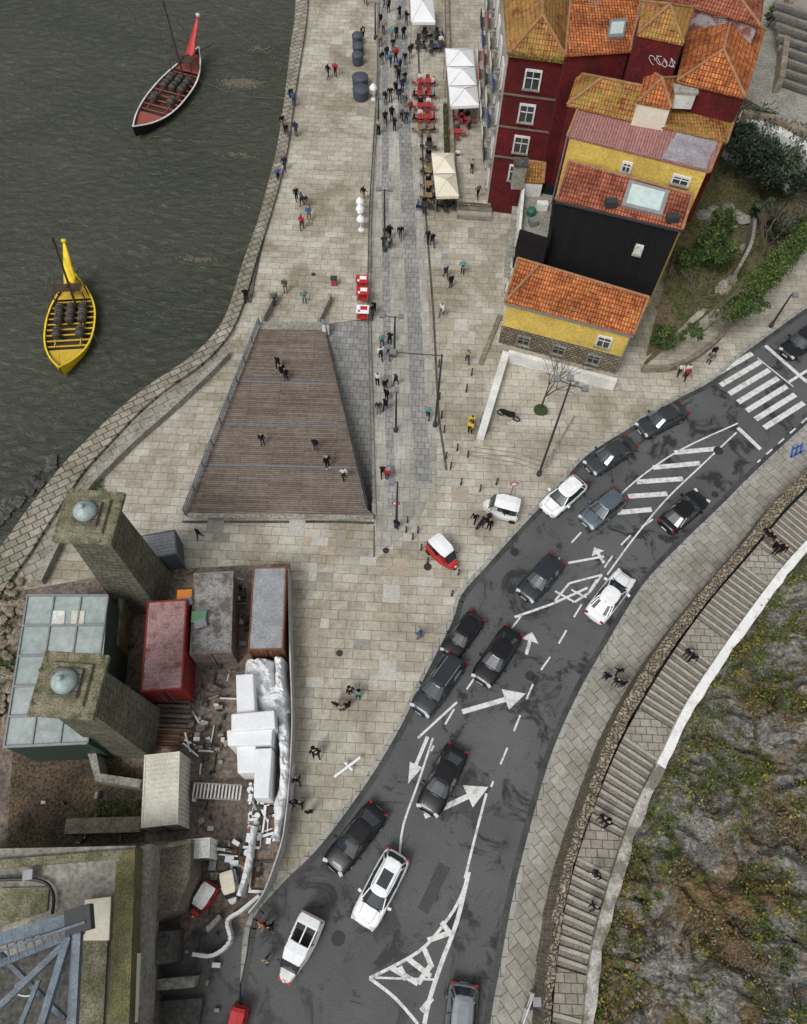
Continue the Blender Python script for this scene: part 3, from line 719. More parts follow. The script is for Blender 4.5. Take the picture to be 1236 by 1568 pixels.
m=MB(); Ln=(B-A).length; dd=(B-A).normalized()
for k in range(4):
    c0=A+dd*(Ln*.45+k*.5)+Vector((0,-.06,18.4+.1*(k%2))); prev=None
    for t in range(8):
        q=c0+dd*(.24*math.cos(t*(.9+.35*k)+k))+Vector((0,0,.32*math.sin(t*(.7+.2*k)+k*1.3)))
        if prev: m.cyl(prev,q,.025,.025,GRAF,4)
        prev=q
m.build('graffiti',E)
house('red_annex_house',(1036,124),(1142,150),(1172,46),(1058,18),17.6,17.6,6,REDW,TILE,shape='hip',rh=1.5)
house('background_house',(985,-10),(1165,40),(1180,-80),(1000,-90),19.5,19.5,6,nmat('graffiti_wall',(.3,.12,.11),(.45,.42,.42),1.2,.9,.2,lo=.45,hi=.55),TILE3,shape='hip')
house('small_roof_house',(800,278),(832,280),(835,250),(806,246),9.6,10,0,WPAINT,TILE2,shape='shed')
m=MB(); p=G(797,255,11); m.box(p+Vector((0,0,-.8)),(1.0,.8,2.2),CONC); m.box(p+Vector((0,0,.4)),(1.2,1.,.2),CONCD); m.build('chimney')
m=MB(); p=G(1045,150,16.6); m.box(p,(1.6,.8,1.2),WPAINT); m.box(p+Vector((0,0,.7)),(1.8,1,.16),CONC); m.build('chimney')
m=MB()
for (u,v,z) in ((905,30,18.5),(820,20,17.5),(1090,60,19)): p=G(u,v,z); m.cyl(p-Vector((0,0,1)),p+Vector((0,0,1.6)),.025,.025,GREYM,5); [m.cyl(p+Vector((-.5,0,1.6-.15*k)),p+Vector((.5,0,1.6-.15*k)),.012,.012,GREYM,4) for k in range(4)]
m.build('roof_antenna')
m=MB(); tp=GS([(681,-160),(683,0),(690,200),(698,308),(752,312),(749,200),(742,0),(740,-160)],.9); m.prism(tp,0,.9,PAVE,RUBBLE); m.build('cafe_terrace')
m=MB()
for k in range(5):
    a=G(699,311+k*5.5,0);b=G(753,315+k*5.5,0); z=.9-.16*(k+1)
    if z<=0.02: break
    m.beam(Vector((a.x,a.y,z/2)),Vector((b.x,b.y,z/2)),.5,z,NOSE if k%2 else STEP)
m.build('terrace_steps')
wallline('terrace_low_wall',GS([(682,-160),(684,0),(691,200),(698,306)],.9),0,1.5,.35,RUBT)
wallline('courtyard_wall',GS([(779,538),(945,582)],1.2),0,1.2,.4,WPAINT,sm=False)
wallline('courtyard_wall',GS([(776,536),(737,665)],1.2),0,1.0,.6,WPAINT,sm=False)
m=MB()
for k in range(3):
    z=.42-.14*k; m.prism(GS([(735-5*k,672+2*k),(724-3*k,688+5*k),(790,697+6*k),(835,712+6*k),(878,640),(800,640)]),0,z,PAVE,CONC)
m.build('courtyard_steps')
bare('courtyard_tree',G(828,628,.1),6.5,1.05,4,5,nmat('bark',(.12,.09,.06),None,3),.11)
m=MB(); m.lathe(G(828,628,.42),[(.001,0),(.6,0),(.6,.06),(.001,.06)],LG[0],10); m.build('tree_pit')
m=MB(); a=G(765,485);b=G(735,560)
for k in range(5): m.beam(a.lerp(b,k/4)+Vector((0,0,.1)),a.lerp(b,min(1,k/4+.24))+Vector((0,0,.1)),.4,.3,RUBT)
m.build('foundation_kerb')
# ---------------------------------------------------------------- suspension bridge towers
def tower(uc,vc,h):
    top=G(uc,vc,h); x,y=top.x,top.y; rz=-.03; E=empty('stone_bridge_tower',(x,y,0)); E.rotation_euler=(0,0,rz)
    m=MB(); sq=lambda s,z:[Vector((-s,-s,z)),Vector((s,-s,z)),Vector((s,s,z)),Vector((-s,s,z))]
    m.loft([sq(1.65,-.1),sq(1.5,2),sq(1.2,h-1.0)],ASHLAR); m.build('shaft',E)
    m=MB(); m.loft([sq(1.3,h-1.0),sq(1.42,h-.85),sq(1.75,h-.3),sq(1.75,h)],ASHTOP); m.loft([sq(1.15,h-.01),sq(1.1,h+.25)],ASHTOP); m.loft([sq(.8,h+.2),sq(.75,h+.5)],ASHLAR)
    m.build('cornice',E,bevel=.05)
    VER=nmat('verdigris_zinc',(.5,.6,.57),(.33,.42,.4),3,.5,.2,metal=.1)
    m=MB(); m.lathe((0,0,h+.48),[(.01,0),(.62,.0),(.68,.1),(.66,.25),(.5,.5),(.25,.66),(.14,.7),(.16,.85),(.1,.95),(.01,.97)],VER,20); m.build('finial_dome',E,smooth=True)
    lv=Leaves()
    for _ in range(26):
        s=random.choice([-1,1])*U(1.45,1.72); t=U(-1.7,1.7); p=Vector((s,t,h)) if R()<.5 else Vector((t,s,h)); lv.clump(p,.16,14,.04,[0,1])
    lv.build('cornice_weeds',[LY[0],LY[4]],E)
tower(136,790,12.3); tower(105,1048,12.3)
# ---------------------------------------------------------------- work site
sheet('work_site_floor',GS([(170,880),(290,870),(445,862),(446,1100),(442,1200),(430,1290),(402,1372),(372,1440),(352,1560),(330,1700),(-150,1700),(-200,1100),(30,905)]),.012,SITEF)
sheet('soil_patch',GS([(20,1145),(150,1130),(218,1190),(222,1290),(10,1305)]),.02,DIRT)
sheet('service_lane',GS([(300,1420),(340,1400),(372,1420),(365,1568),(330,1700),(240,1700),(235,1500)]),.018,ASPH)
def cont(name,q,zt,body,roof,ribs=True,zb=0):
    a,b,c,d=[G(p[0],p[1],zt) for p in q]; top=(a+b)/2; bot=(c+d)/2; ax=(top-bot); L_=ax.length; W_=((a-b).length+(c-d).length)/2
    cen=(top+bot)/2; rz=math.atan2(ax.y,ax.x); E=empty(name,(cen.x,cen.y,zb)); E.rotation_euler=(0,0,rz); h=zt-zb
    m=MB(); m.box((0,0,h/2),(L_-.1,W_-.1,h-.1),body); 
    for sx in(-1,1):
        for sy in(-1,1): m.box((sx*(L_/2-.06),sy*(W_/2-.06),h/2),(.14,.14,h+.02),body)
    n=int(L_/.28)
    for i in range(n):
        x=-L_/2+.2+(L_-.4)*i/(n-1)
        for sy in (-1,1): m.box((x,sy*(W_/2-.04),h/2),(.13,.08,h-.3),body)
    m.build('body',E)
    m=MB(); m.box((0,0,h-.02),(L_-.16,W_-.16,.06),roof)
    for i in range(n):
        x=-L_/2+.2+(L_-.4)*i/(n-1); m.box((x,0,h+.02),(.13,W_-.3,.05),roof)
    for sy in(-1,1): m.box((0,sy*(W_/2-.05),h),(L_,.1,.1),body)
    for sx in(-1,1): m.box((sx*(L_/2-.05),0,h+.003),(.1,W_-.2,.1),body)
    m.build('corrugated_roof',E)
    m=MB()
    for sy in(-1,1): m.cyl((-L_/2-.03,sy*.3,.2),(-L_/2-.03,sy*.3,h-.2),.02,.02,GREYM,5); 
    m.box((-L_/2-.01,0,h/2),(.06,.04,h-.3),DGREY); m.build('doors',E)
RGREY=nmat('roof_sheet_grey',(.40,.41,.43),(.28,.285,.295),.7,.5,.1,fine=.2,kind='Object')
RWORN=nmat('roof_sheet_worn',(.4,.39,.37),(.17,.155,.14),1.2,.7,.2,lo=.45,hi=.6,fine=.35)
RRED=nmat('roof_sheet_red',(.46,.3,.29),(.26,.07,.06),1.0,.6,.2,lo=.5,hi=.7,fine=.3)
RCRE=nmat('roof_sheet_cream',(.72,.7,.6),(.58,.56,.47),.8,.6,.1,fine=.15)
CRED=nmat('container_red',(.34,.03,.025),(.2,.03,.025),1.2,.6,.1)
cont('shipping_container',[(388,869),(439,868),(434,996),(380,995)],2.8,RUST,RGREY)
cont('shipping_container',[(297,880),(358,873),(354,998),(291,1003)],2.8,nmat('container_dirty',(.36,.32,.3),(.22,.16,.13),1.5,.8,.2),RWORN)
cont('shipping_container',[(226,920),(287,919),(279,1058),(216,1058)],3.6,CRED,RRED)
cont('site_cabin',[(221,1155),(276,1152),(272,1265),(217,1265)],3.2,RCRE,RCRE)
cont('site_cabin',[(292,1284),(322,1283),(321,1314),(291,1314)],2.6,WPAINT,WPAINT)
cont('grey_shed',[(205,818),(272,815),(268,852),(215,856)],2.6,pmat('shed_blue_grey',(.12,.14,.16),.6),RGREY)
def wbox(m,q,z0,z1,mat=WHITE): m.prism([Vector((p[0],p[1],0)) for p in GS(q,z1)],z0,z1,mat,mat)
m=MB()
wbox(m,[(361,1033),(388,1031),(391,1092),(363,1094)],0,3.0); wbox(m,[(354,1093),(420,1087),(422,1115),(354,1120)],0,3.4)
wbox(m,[(347,1118),(418,1113),(416,1140),(349,1142)],0,3.05); wbox(m,[(362,1142),(392,1141),(391,1183),(364,1184)],0,2.6)
wbox(m,[(391,1146),(417,1145),(412,1222),(388,1222)],0,2.8)
m.build('white_site_tent',bevel=.08)
def crump(name,line,w,z,amp,mat,n=60,mm=10,parent=None):
    P=resample(smooth(line,6),n); rows=[]
    for i,p in enumerate(P):
        d=(P[min(i+1,n)]-P[max(i-1,0)]).normalized(); nn=Vector((-d.y,d.x,0)); row=[]
        ww=w*(1+.5*noise.noise(p*.6))
        for j in range(mm+1):
            t=j/mm-.5; q=p+nn*(t*ww); hgt=z*(1-(2*t)**4)
            s=noise.ridged_multi_fractal(Vector((q.x*.7,q.y*.7,3)),.9,2.3,4,1,2)*amp*.5+noise.fractal(Vector((q.x*1.6,q.y*1.6,3)),1,2.2,3)*amp*.5-amp*.3
            row.append(Vector((q.x,q.y,max(.03,hgt+s))))
        rows.append(row)
    m=MB(); m.loft(rows,mat,close=False,cap=False); return m.build(name,parent)
crump('white_tarpaulin',GS([(428,1010),(430,1060),(434,1110),(437,1160),(436,1200),(428,1240),(424,1290)],1.6),.9,2.0,.8,WHITE,130,12)
crump('white_tarpaulin',GS([(396,1012),(400,1050),(418,1075),(428,1100)],1.5),2.0,1.8,1.,WHITE,60,20)
crump('white_tarpaulin',GS([(388,1265),(380,1320),(366,1372)],.8),.5,.8,.5,WHITE,50,8)
wallline('site_hoarding',GS([(441,870),(444,1000),(447,1100),(443,1190),(436,1260),(428,1300),(404,1365),(380,1398)],2.),0,2.0,.08,nmat('hoarding_mesh',(.6,.6,.58),(.45,.45,.43),1))
m=MB()
pts=smooth(GS([(300,1460),(330,1462),(356,1440),(352,1410),(372,1395),(400,1372)]),4)
for i in range(len(pts)-1): m.beam(pts[i]+Vector((0,0,.5)),pts[i+1]+Vector((0,0,.5)),.2,1.0,WPAINT)
m.build('plastic_barrier')
m=MB(); pal=[GREYM,WOODD,CONC,CONCD,DGREY,CONCD,CONC,SITEF,BLACK,RCRE,WPAINT,DGREY,RUST]
def inpoly(u0,u1,v0,v1,n,big=1,white=0):
    for _ in range(n):
        p=G(U(u0,u1),U(v0,v1),0); k=R(); mt=random.choice(pal) if R()>white else WHITE
        if k<.55: m.box(p+Vector((0,0,U(.1,.4))),(U(.15,.7)*big,U(.12,.5)*big,U(.1,.5)),mt,random.choice([0,.05,1.57,U(0,3)]),U(-.1,.1))
        elif k<.93: 
            a=random.choice([0,1.57,U(0,3.14)]); l=U(.6,1.6); m.beam(p+Vector((0,0,U(.05,.5))),p+Vector((math.cos(a)*l,math.sin(a)*l,U(.05,.5))),U(.05,.18),.06,mt)
        else: m.cyl(p,p+Vector((0,0,U(.3,.6))),U(.1,.22),U(.1,.22),mt,9)
inpoly(295,350,1015,1150,44,.8); inpoly(280,345,1150,1280,24,.8,.2); inpoly(380,420,1200,1290,60,.8,.5); inpoly(345,400,1290,1365,50,.8,.4); inpoly(250,330,1300,1400,22,.9); inpoly(362,380,880,1010,12); inpoly(180,212,930,1010,6)
inpoly(30,210,1190,1290,10,.7); inpoly(240,335,1420,1568,12,.8)
m.build('construction_materials')
m=MB()
for (u,v) in ((255,1145),(268,1140),(258,1120)):
    p=G(u,v,0); 
    for k in range(7): m.beam(p+Vector((-.9,k*.18,.2+.05*k)),p+Vector((.9,k*.18,.2+.05*k)),.12,.12,WOODD if k%2 else RUST)
m.build('timber_stack')
m=MB()
a,b=G(297,1210,.8),G(368,1214,.8)
for dy in(-.45,.45): m.beam(a+Vector((0,dy,0)),b+Vector((0,dy,0)),.08,.12,GREYM)
for k in range(14): p=a.lerp(b,k/13); m.beam(p+Vector((0,-.45,0)),p+Vector((0,.45,0)),.1,.08,WPAINT)
m.build('metal_ladder_rack')
m=MB()
for (u,v,c) in ((305,945,pmat('green_tarp',(.12,.26,.15),.7)),(283,912,pmat('orange_tarp',(.6,.2,.02),.7))):
    p=G(u,v,3); m.box(p,(1.0,.8,.25),c,.1); m.box(p+Vector((.2,-.5,.1)),(.8,.6,.2),GREYM,.4)
m.build('tarpaulin_bundle')
E=empty('glass_roof_pavilion'); gz=5.0
q=[(42,912),(166,912),(158,1005),(134,1138),(6,1144)]
GR=nmat('glazed_roof',(.30,.36,.34),(.42,.47,.45),.25,.3,.05,fine=.15)
P=GS(q,gz); m=MB(); m.prism(P,0,gz,GR,pmat('green_dark_wall',(.04,.07,.05),.6)); m.build('roof_and_walls',E)
m=MB()
def gl(u,v): return G(u,v,gz+.05)
for k in range(4):
    t=k/3; a=gl(42+(166-42)*t,912); b=gl(6+(134-6)*t,1144-6*t); m.beam(a,b,.1,.1,GREYM)
for k in range(6):
    t=k/5; a=gl(42-36*t,912+232*t); b=gl(166-32*t,912+226*t); m.beam(a,b,.14,.16,GREYM)
m.face([gl(80,935),gl(100,935),gl(98,958),gl(78,958)],WPAINT); m.face([gl(110,935),gl(130,935),gl(128,958),gl(108,958)],RCRE)
m.build('glazing_bars',E)
wallline('pavilion_side_wall',GS([(172,880),(192,905),(180,990),(168,1010)],2.0),0,2.6,.35,ASHTOP,sm=False)
wallline('courtyard_low_wall',GS([(140,1150),(150,1190),(215,1200)],1.8),0,1.8,.5,CONC,sm=False)
wallline('courtyard_low_wall',GS([(100,1265),(215,1262)],1.2),0,1.2,.9,RUBT,sm=False)
m=MB(); 
for k in range(9): a=G(245,1078+k*7,.0);b=G(296,1080+k*7,0); m.beam(a+Vector((0,0,.15+.09*(9-k))),b+Vector((0,0,.15+.09*(9-k))),.2,.16,CONCD if k%2 else WOODD)
m.build('timber_steps')
lv=Leaves()
for _ in range(160):
    v=U(880,1110); p=G(U(-10,26),v,-.0+U(-.5,.3)); lv.clump(p,U(.2,.5),26,.09,[0,1,2])
for _ in range(60): p=G(U(140,215),U(1230,1260),.1); lv.clump(p,U(.15,.35),20,.07,[0,1,2])
for _ in range(30): p=G(U(130,160),U(736,756),.1); lv.clump(p,U(.15,.3),20,.07,[0,1,2])
lv.build('bank_vegetation',LG)
m=MB()
for _ in range(90):
    u=U(-30,105); v=730+(110-u)*.95-20+U(-22,2); p=G(u-16,v,-3.95); s=U(.2,.6); m.ell(p,(s,s*U(.6,1),s*.6),CONCD,7,.15)
for _ in range(60): 
    p=G(U(0,35),U(885,1120),.2); s=U(.2,.5); m.ell(p,(s,s*U(.6,1),s*.7),RUBT,7,.15)
m.build('bank_rocks')
E=empty('bridge_abutment'); m=MB()
m.prism([Vector((p.x,p.y,0)) for p in GS([(-120,1302),(208,1295),(204,1400),(196,1480),(185,1800),(-120,1800)],7)],0,7,CONC,ASHLAR); m.build('masonry',E)
MOSSY=nmat('moss_strip',(.22,.2,.085),(.13,.13,.07),1.5,.95,.4,fine=.4)
m=MB(); wbox(m,[(178,1320),(207,1298),(196,1620),(163,1620)],6,7.5,MOSSY); wbox(m,[(207,1298),(230,1292),(222,1400),(208,1620),(194,1620)],3,6.0,CONC)
wbox(m,[(130,1378),(170,1373),(167,1440),(128,1440)],7,7.4,CREAM); wbox(m,[(128,1440),(165,1440),(155,1620),(115,1620)],7,7.25,ASHTOP)
wbox(m,[(-20,1318),(208,1300),(208,1312),(-20,1332)],7,7.3,ASHTOP)
wbox(m,[(195,1460),(212,1460),(205,1600),(188,1600)],6,6.5,CREAM)
wbox(m,[(0,1360),(75,1358),(72,1395),(-2,1420)],7,7.12,ASHTOP)
m.build('coping',E)
m=MB(); wbox(m,[(230,1290),(292,1286),(290,1345),(270,1395),(222,1420)],0,3.6,nmat('brown_terrace',(.25,.21,.155),(.16,.13,.1),1,.9,.4,fine=.4)); wbox(m,[(215,1300),(292,1284),(292,1290),(215,1308)],3,4.0,ASHTOP)
m.build('terrace',E)
m=MB(); 
wbox(m,[(238,1428),(262,1425),(258,1475),(234,1478)],0,3.4,CONCD); wbox(m,[(243,1436),(258,1434),(255,1446),(241,1448)],3.4,3.7,DGREY)
wbox(m,[(232,1500),(300,1495),(296,1512),(230,1518)],0,1.2,CONC); wbox(m,[(225,1535),(310,1528),(300,1600),(215,1600)],0,.6,CONCD); wbox(m,[(315,1420),(335,1400),(338,1406),(318,1428)],0,1.0,CONC)
m.build('service_blocks',E)
ST=nmat('painted_steel_blue_grey',(.2,.25,.3),(.13,.16,.19),1.5,.5,.1,fine=.3)
m=MB()
bz=11
def bm_(p,q,w=.35,h=.4,z=bz,z2=None): m.beam(G(p[0],p[1],z),G(q[0],q[1],z if z2 is None else z2),w,h,ST)
bm_((-40,1450),(135,1400),.55); bm_((-40,1492),(128,1425),.3,.4,bz-.5); bm_((105,1435),(55,1600),.32,.4,bz-.2); bm_((120,1410),(110,1600),.42,z=bz-.1,z2=bz-2); bm_((-20,1560),(105,1440),.28,.3,bz-.35); bm_((60,1500),(20,1600),.2,.2,bz-.7); bm_((-30,1430),(100,1560),.2,z=bz-1.5)
m.box(G(122,1408,bz-.05),(1.2,1.1,.6),DGREY,.3); bm_((-40,1470),(130,1412),.12,.1,z=bz+.3)
for k in range(12): bm_((-30+k*13,1448-k*3.6),(-24+k*13,1486-k*5),.07,.07,bz+.1)
m.build('steel_truss_girder')
sheet('dark_roof_sheet',GS([(0,1470),(100,1445),(118,1460),(112,1620),(-40,1620)],7),7.03,CONCD)  # flat dark sheet laid just above the abutment top
m=MB(); P=smooth(GS([(-20,1348),(40,1346),(70,1352),(82,1372),(80,1400)],7.3),5)
for i in range(len(P)-1): m.cyl(P[i],P[i+1],.09,.09,BLACK,7)
m.box(G(45,1340,7.4),(.5,.5,.5),GREYM,.2); m.build('roof_cable')
m=MB(); P=smooth(GS([(24,1508),(40,1500),(52,1512),(46,1524),(28,1522),(24,1508)],9),5)
for i in range(len(P)-1): m.cyl(P[i],P[i+1],.05,.05,GREYM,5)
m.build('cable_coil')
# ---------------------------------------------------------------- cars
def carmesh(col,kind='sedan'):
    key='car_'+kind+col[0]
    if key in MC: return MC[key]
    PA=pmat('car_paint_'+col[0],col[1],.34,col[2] if len(col)>2 else 0,.45,.3)
    L_={'sedan':4.6,'hatch':4.1,'suv':4.55,'wagon':4.8}[kind]; hw=.9 if kind!='suv' else .93; k=L_/4.5; zt={'sedan':1.43,'hatch':1.48,'suv':1.66,'wagon':1.62}[kind]
    dz={'sedan':0,'hatch':.04,'suv':.14,'wagon':.08}[kind]
    st=[(2.25,.58,.32,.50,.54),(2.17,.76,.24,.60,.66),(1.95,.85,.2,.68,.76),(1.5,.89,.18,.76,.86),(1.0,.90,.18,.84,.93),(0,.90,.18,.88,.95),(-1.2,.90,.18,.92,.97),(-1.8,.88,.2,.92,.99),(-2.12,.81,.26,.86,.95),(-2.25,.66,.34,.7,.76)]
    m=MB(); rings=[]
    for x,w,zb,zs,ztc in st:
        w*=hw/.9; zs+=dz; ztc+=dz
        h=[(w*.8,zb),(w,zb+.12),(w,(zb+zs)/2+.05),(w*.95,zs),(w*.62,ztc-.01)]
        rings.append([Vector((x*k,0,zb))]+[Vector((x*k,y,z)) for y,z in h]+[Vector((x*k,0,ztc))]+[Vector((x*k,-y,z)) for y,z in h[::-1]])
    m.loft(rings,PA); 
    o1=m.build('tmp',smooth=True,sub=1)
    xr={'sedan':(-1.75,-1.05),'hatch':(-2.02,-1.6),'suv':(-2.05,-1.75),'wagon':(-2.1,-1.9)}[kind]
    g=MB(); b0=.9+dz
    def ring(xf,xb,w,z,bow):
        return [Vector((x*k,y,z)) for x,y in ((xf+bow,0),(xf+bow*.7,w*.5),(xf-.06,w*.9),(xf-.35,w),((xf+xb)/2,w*1.03),(xb+.3,w*.98),(xb+.03,w*.85),(xb-bow*.5,w*.45),(xb-bow*.5,0),(xb-bow*.5,-w*.45),(xb+.03,-w*.85),(xb+.3,-w*.98),((xf+xb)/2,-w*1.03),(xf-.35,-w),(xf-.06,-w*.9),(xf+bow*.7,-w*.5))]
    A=ring(1.05,xr[0],.80,b0,.12); B=ring(.38,xr[1],.62,zt-.07,.08)
    g.loft([A,B],GLASS,cap=False)
    C=ring(.30,xr[1]+.05,.54,zt-.015,.07); D=ring(.1,xr[1]+.3,.3,zt+.015,.05)
    g.loft([[p+Vector((0,0,.004)) for p in B],C,D],PA)
    for i in (2,14): g.beam(A[i],B[i],.07,.05,PA)
    for i in (5,6,10,11): g.beam(A[i],B[i],.09,.05,PA)
    for i in (4,12): g.beam(A[i],B[i],.06,.05,BLACK)
    o2=g.build('tmp',smooth=False)
    t=MB()
    for sx,xx in ((1,1.38*k),(-1,-1.36*k)):
        for sy in (-1,1):
            t.cyl((xx,sy*(hw-.2),.33),(xx,sy*(hw+.012),.33),.33,.33,TYRE,18); t.cyl((xx,sy*(hw-.1),.33),(xx,sy*(hw+.02),.33),.21,.2,RIM,12)
    for sy in(-1,1):
        t.box((.72*k,sy*(hw+.1),1.0+dz),(.16,.22,.14),PA,sy*.2)
        t.box((2.12*k,sy*.62,.63+dz),(.2,.32,.12),pmat('headlamp',(.6,.63,.66),.15),-sy*.35)
        t.box((-2.17*k,sy*.66,.82+dz),(.12,.26,.14),pmat('tail_lamp',(.3,.01,.01),.25),sy*.3)
        for x0 in (.45,-.5): t.box((x0*k,sy*(hw+.0),.62),(.012,.012,.5),BLACK)
        t.box((-.02*k,sy*(hw-.005),.3),(2.0*k,.03,.08),BLACK)
        t.beam((1.12*k,sy*.5,.93+dz),(1.95*k,sy*.42,.80+dz),.015,.015,BLACK)
    t.beam((1.98*k,-.42,.795+dz),(1.98*k,.42,.795+dz),.015,.015,BLACK)
    t.box((2.24*k,0,.38),(.06,.9,.16),BLACK); t.box((2.27*k,0,.42),(.02,.5,.11),WPAINT); t.box((-2.26*k,0,.5),(.02,.5,.11),WPAINT)
    t.box((1.1*k,.3,.955+dz),(.06,.7,.02),BLACK,-.15); t.box((1.1*k,-.3,.955+dz),(.06,.7,.02),BLACK,.1)
    if kind in('suv','wagon'):
        for sy in(-1,1): t.beam((.1,sy*.52,zt+.03),(-1.6*k,sy*.52,zt+.03),.04,.04,GREYM)
        if kind=='suv': t.box((-.55,0,zt+.012),(1.0,.7,.02),GLASS)
    else: t.box((-1.0*k if kind=='sedan' else -1.5,0,zt+.05),(.12,.03,.08),BLACK)
    o3=t.build('tmp')
    MC[key]=(o1.data,o2.data,o3.data)
    for o in(o1,o2,o3): bpy.data.objects.remove(o)
    return MC[key]
def car(rear,front,col,kind='sedan',sc=1,name='car'):
    a=G(rear[0],rear[1],.5);b=G(front[0],front[1],.5); c=(a+b)/2; rz=math.atan2(b.y-a.y,b.x-a.x)
    ms=carmesh(col,kind); E=empty(name,(c.x,c.y,-.116)); E.rotation_euler=(0,0,rz); E.scale=(sc,sc,sc)
    for n,me in zip(('body','greenhouse','wheels_and_trim'),ms):
        o=bpy.data.objects.new(n,me); bpy.context.scene.collection.objects.link(o); o.parent=E
        if n=='body': md=o.modifiers.new('s','SUBSURF'); md.levels=1; md.render_levels=2
        if n=='greenhouse': md=o.modifiers.new('b','BEVEL'); md.width=.02; md.segments=2
    return E
K=('black',(.005,.005,.006)); DG=('graphite',(.05,.056,.062),.4); SV=('silver',(.26,.29,.31),.5); WH=('white',(.88,.89,.9)); BL=('bluegrey',(.14,.175,.2),.5); DK=('dark',(.014,.016,.019),.2); SL2=('slate',(.03,.036,.042),.3)
car((1052,622),(975,662),DG,'sedan'); car((970,674),(898,720),('gunmetal',(.06,.07,.075),.5),'sedan'); car((893,733),(832,786),WH,'hatch'); car((957,752),(890,806),BL,'hatch')
car((1018,808),(1076,758),K,'sedan'); car((856,854),(800,917),SL2,'hatch'); car((908,947),(960,880),WH,'sedan'); car((727,948),(690,997),K,'hatch',.9)
car((790,962),(733,1048),K,'sedan'); car((703,1005),(640,1092),SL2,'wagon'); car((700,1148),(655,1240),K,'sedan'); car((588,1228),(500,1340),K,'sedan')
car((609,1310),(556,1412),WH,'suv'); car((710,1518),(700,1620),SV,'hatch'); car((1255,500),(1200,545),DK,'sedan')
def tuk(p0,p1,body,roof,s=1,z=0,long=False):
    a=G(p0[0],p0[1],.7);b=G(p1[0],p1[1],.7); c=(a+b)/2; E=empty('tuk_tuk',(c.x,c.y,z)); E.rotation_euler=(0,0,math.atan2(b.y-a.y,b.x-a.x)); E.scale=(s*(1.15 if long else 1),s,s)
    m=MB(); rg=lambda x,w,z0,z1:[Vector((x,-w,z0)),Vector((x,w,z0)),Vector((x,w,(z0+z1)*.55)),Vector((x,w*.86,z1)),Vector((x,-w*.86,z1)),Vector((x,-w,(z0+z1)*.55))]
    m.loft([rg(-1.3,.62,.35,.85),rg(-1.2,.68,.28,1.0),rg(-.3,.7,.25,.75),rg(.35,.62,.25,.7),rg(.8,.48,.28,1.0),rg(1.25,.35,.35,.9),rg(1.4,.2,.42,.7)],body); m.build('body',E,bevel=.03)
    m=MB(); rf=lambda x,w,zz:[Vector((x,-w,zz-.05)),Vector((x,w,zz-.05)),Vector((x,w*.9,zz+.04)),Vector((x,0,zz+.1)),Vector((x,-w*.9,zz+.04))]
    if long:
        m.loft([rf(-.15,.56,1.78),rf(.2,.58,1.8),rf(.6,.48,1.7)],roof); m.loft([rf(-1.25,.55,1.72),rf(-.95,.6,1.78),rf(-.85,.6,1.78)],roof)
        for y in(-.52,0,.52): m.beam((-.9,y,1.8),(-.1,y,1.82),.07,.05,roof)
    else: m.loft([rf(-1.2,.55,1.72),rf(-.9,.62,1.8),rf(.2,.6,1.8),rf(.6,.48,1.7)],roof)
    m.build('canopy',E,bevel=.02)
    m=MB()
    for sy in(-1,1):
        m.cyl((-1.2,sy*.56,.9),(-1.2,sy*.56,1.72),.03,.03,BLACK,6); m.cyl((-.3,sy*.6,.75),(-.3,sy*.6,1.78),.03,.03,BLACK,6); m.cyl((.95,sy*.42,1.0),(.6,sy*.46,1.7),.03,.03,BLACK,6)
        m.cyl((-.95,sy*.55,.25),(-.95,sy*.72,.25),.25,.25,TYRE,14); m.box((.75,sy*.62,1.25),(.06,.14,.1),BLACK)
    m.cyl((1.15,-.07,.25),(1.15,.07,.25),.25,.25,TYRE,14); m.face([(.96,-.4,1.0),(.96,.4,1.0),(.62,.44,1.66),(.62,-.44,1.66)],GLASS)
    m.box((-.85,0,.9),(.5,1.1,.5),DGREY); m.box((-.35,0,.95),(.45,1.05,.12),BLACK); m.box((.1,0,.85),(.4,.7,.4),DGREY); m.cyl((1.36,0,.75),(1.44,0,.75),.1,.1,WPAINT,10)
    if long: m.box((1.34,0,.5),(.25,.7,.12),REDP); m.box((-1.28,0,.6),(.1,1.2,.14),REDP)
    m.build('frame_and_seats',E)
tuk((795,785),(742,772),WPAINT,WHITE,1.05); tuk((662,830),(696,866),REDP,WHITE,1.0); tuk((479,1404),(438,1496),WPAINT,WHITE,1.2,-.116,True)
tuk((322,1360),(300,1395),REDP,WPAINT,.75); tuk((348,1335),(356,1380),WPAINT,CREAM,.7); tuk((366,1552),(358,1585),REDP,REDP,.7)
def moto(u,v,rz,z=0):
    E=empty('motorcycle',G(u,v,z)); E.rotation_euler=(0,0,rz); m=MB()
    for x in(-.7,.7):
        for t in range(14):
            a=t*math.tau/14;b=(t+1)*math.tau/14; m.cyl((x+.28*math.cos(a),0,.3+.28*math.sin(a)),(x+.28*math.cos(b),0,.3+.28*math.sin(b)),.06,.06,TYRE,6)
        m.cyl((x,-.05,.3),(x,.05,.3),.08,.08,RIM,8)
    m.loft([[Vector((x,-w,z0)),Vector((x,w,z0)),Vector((x,w*.7,z1)),Vector((x,-w*.7,z1))] for x,w,z0,z1 in ((-.85,.06,.7,.78),(-.5,.16,.5,.82),(0,.15,.35,.85),(.35,.16,.5,.95),(.55,.05,.75,.9))],BLACK)
    m.cyl((.7,0,.3),(.45,0,1.05),.04,.04,RIM,6); m.cyl((.45,-.35,1.05),(.45,.35,1.05),.02,.02,BLACK,6); m.cyl((-.7,.12,.3),(.1,.14,.35),.05,.04,RIM,6)
    m.build('frame_and_wheels',E,bevel=.01)
moto(778,640,-.4,.42); moto(742,800,.8)
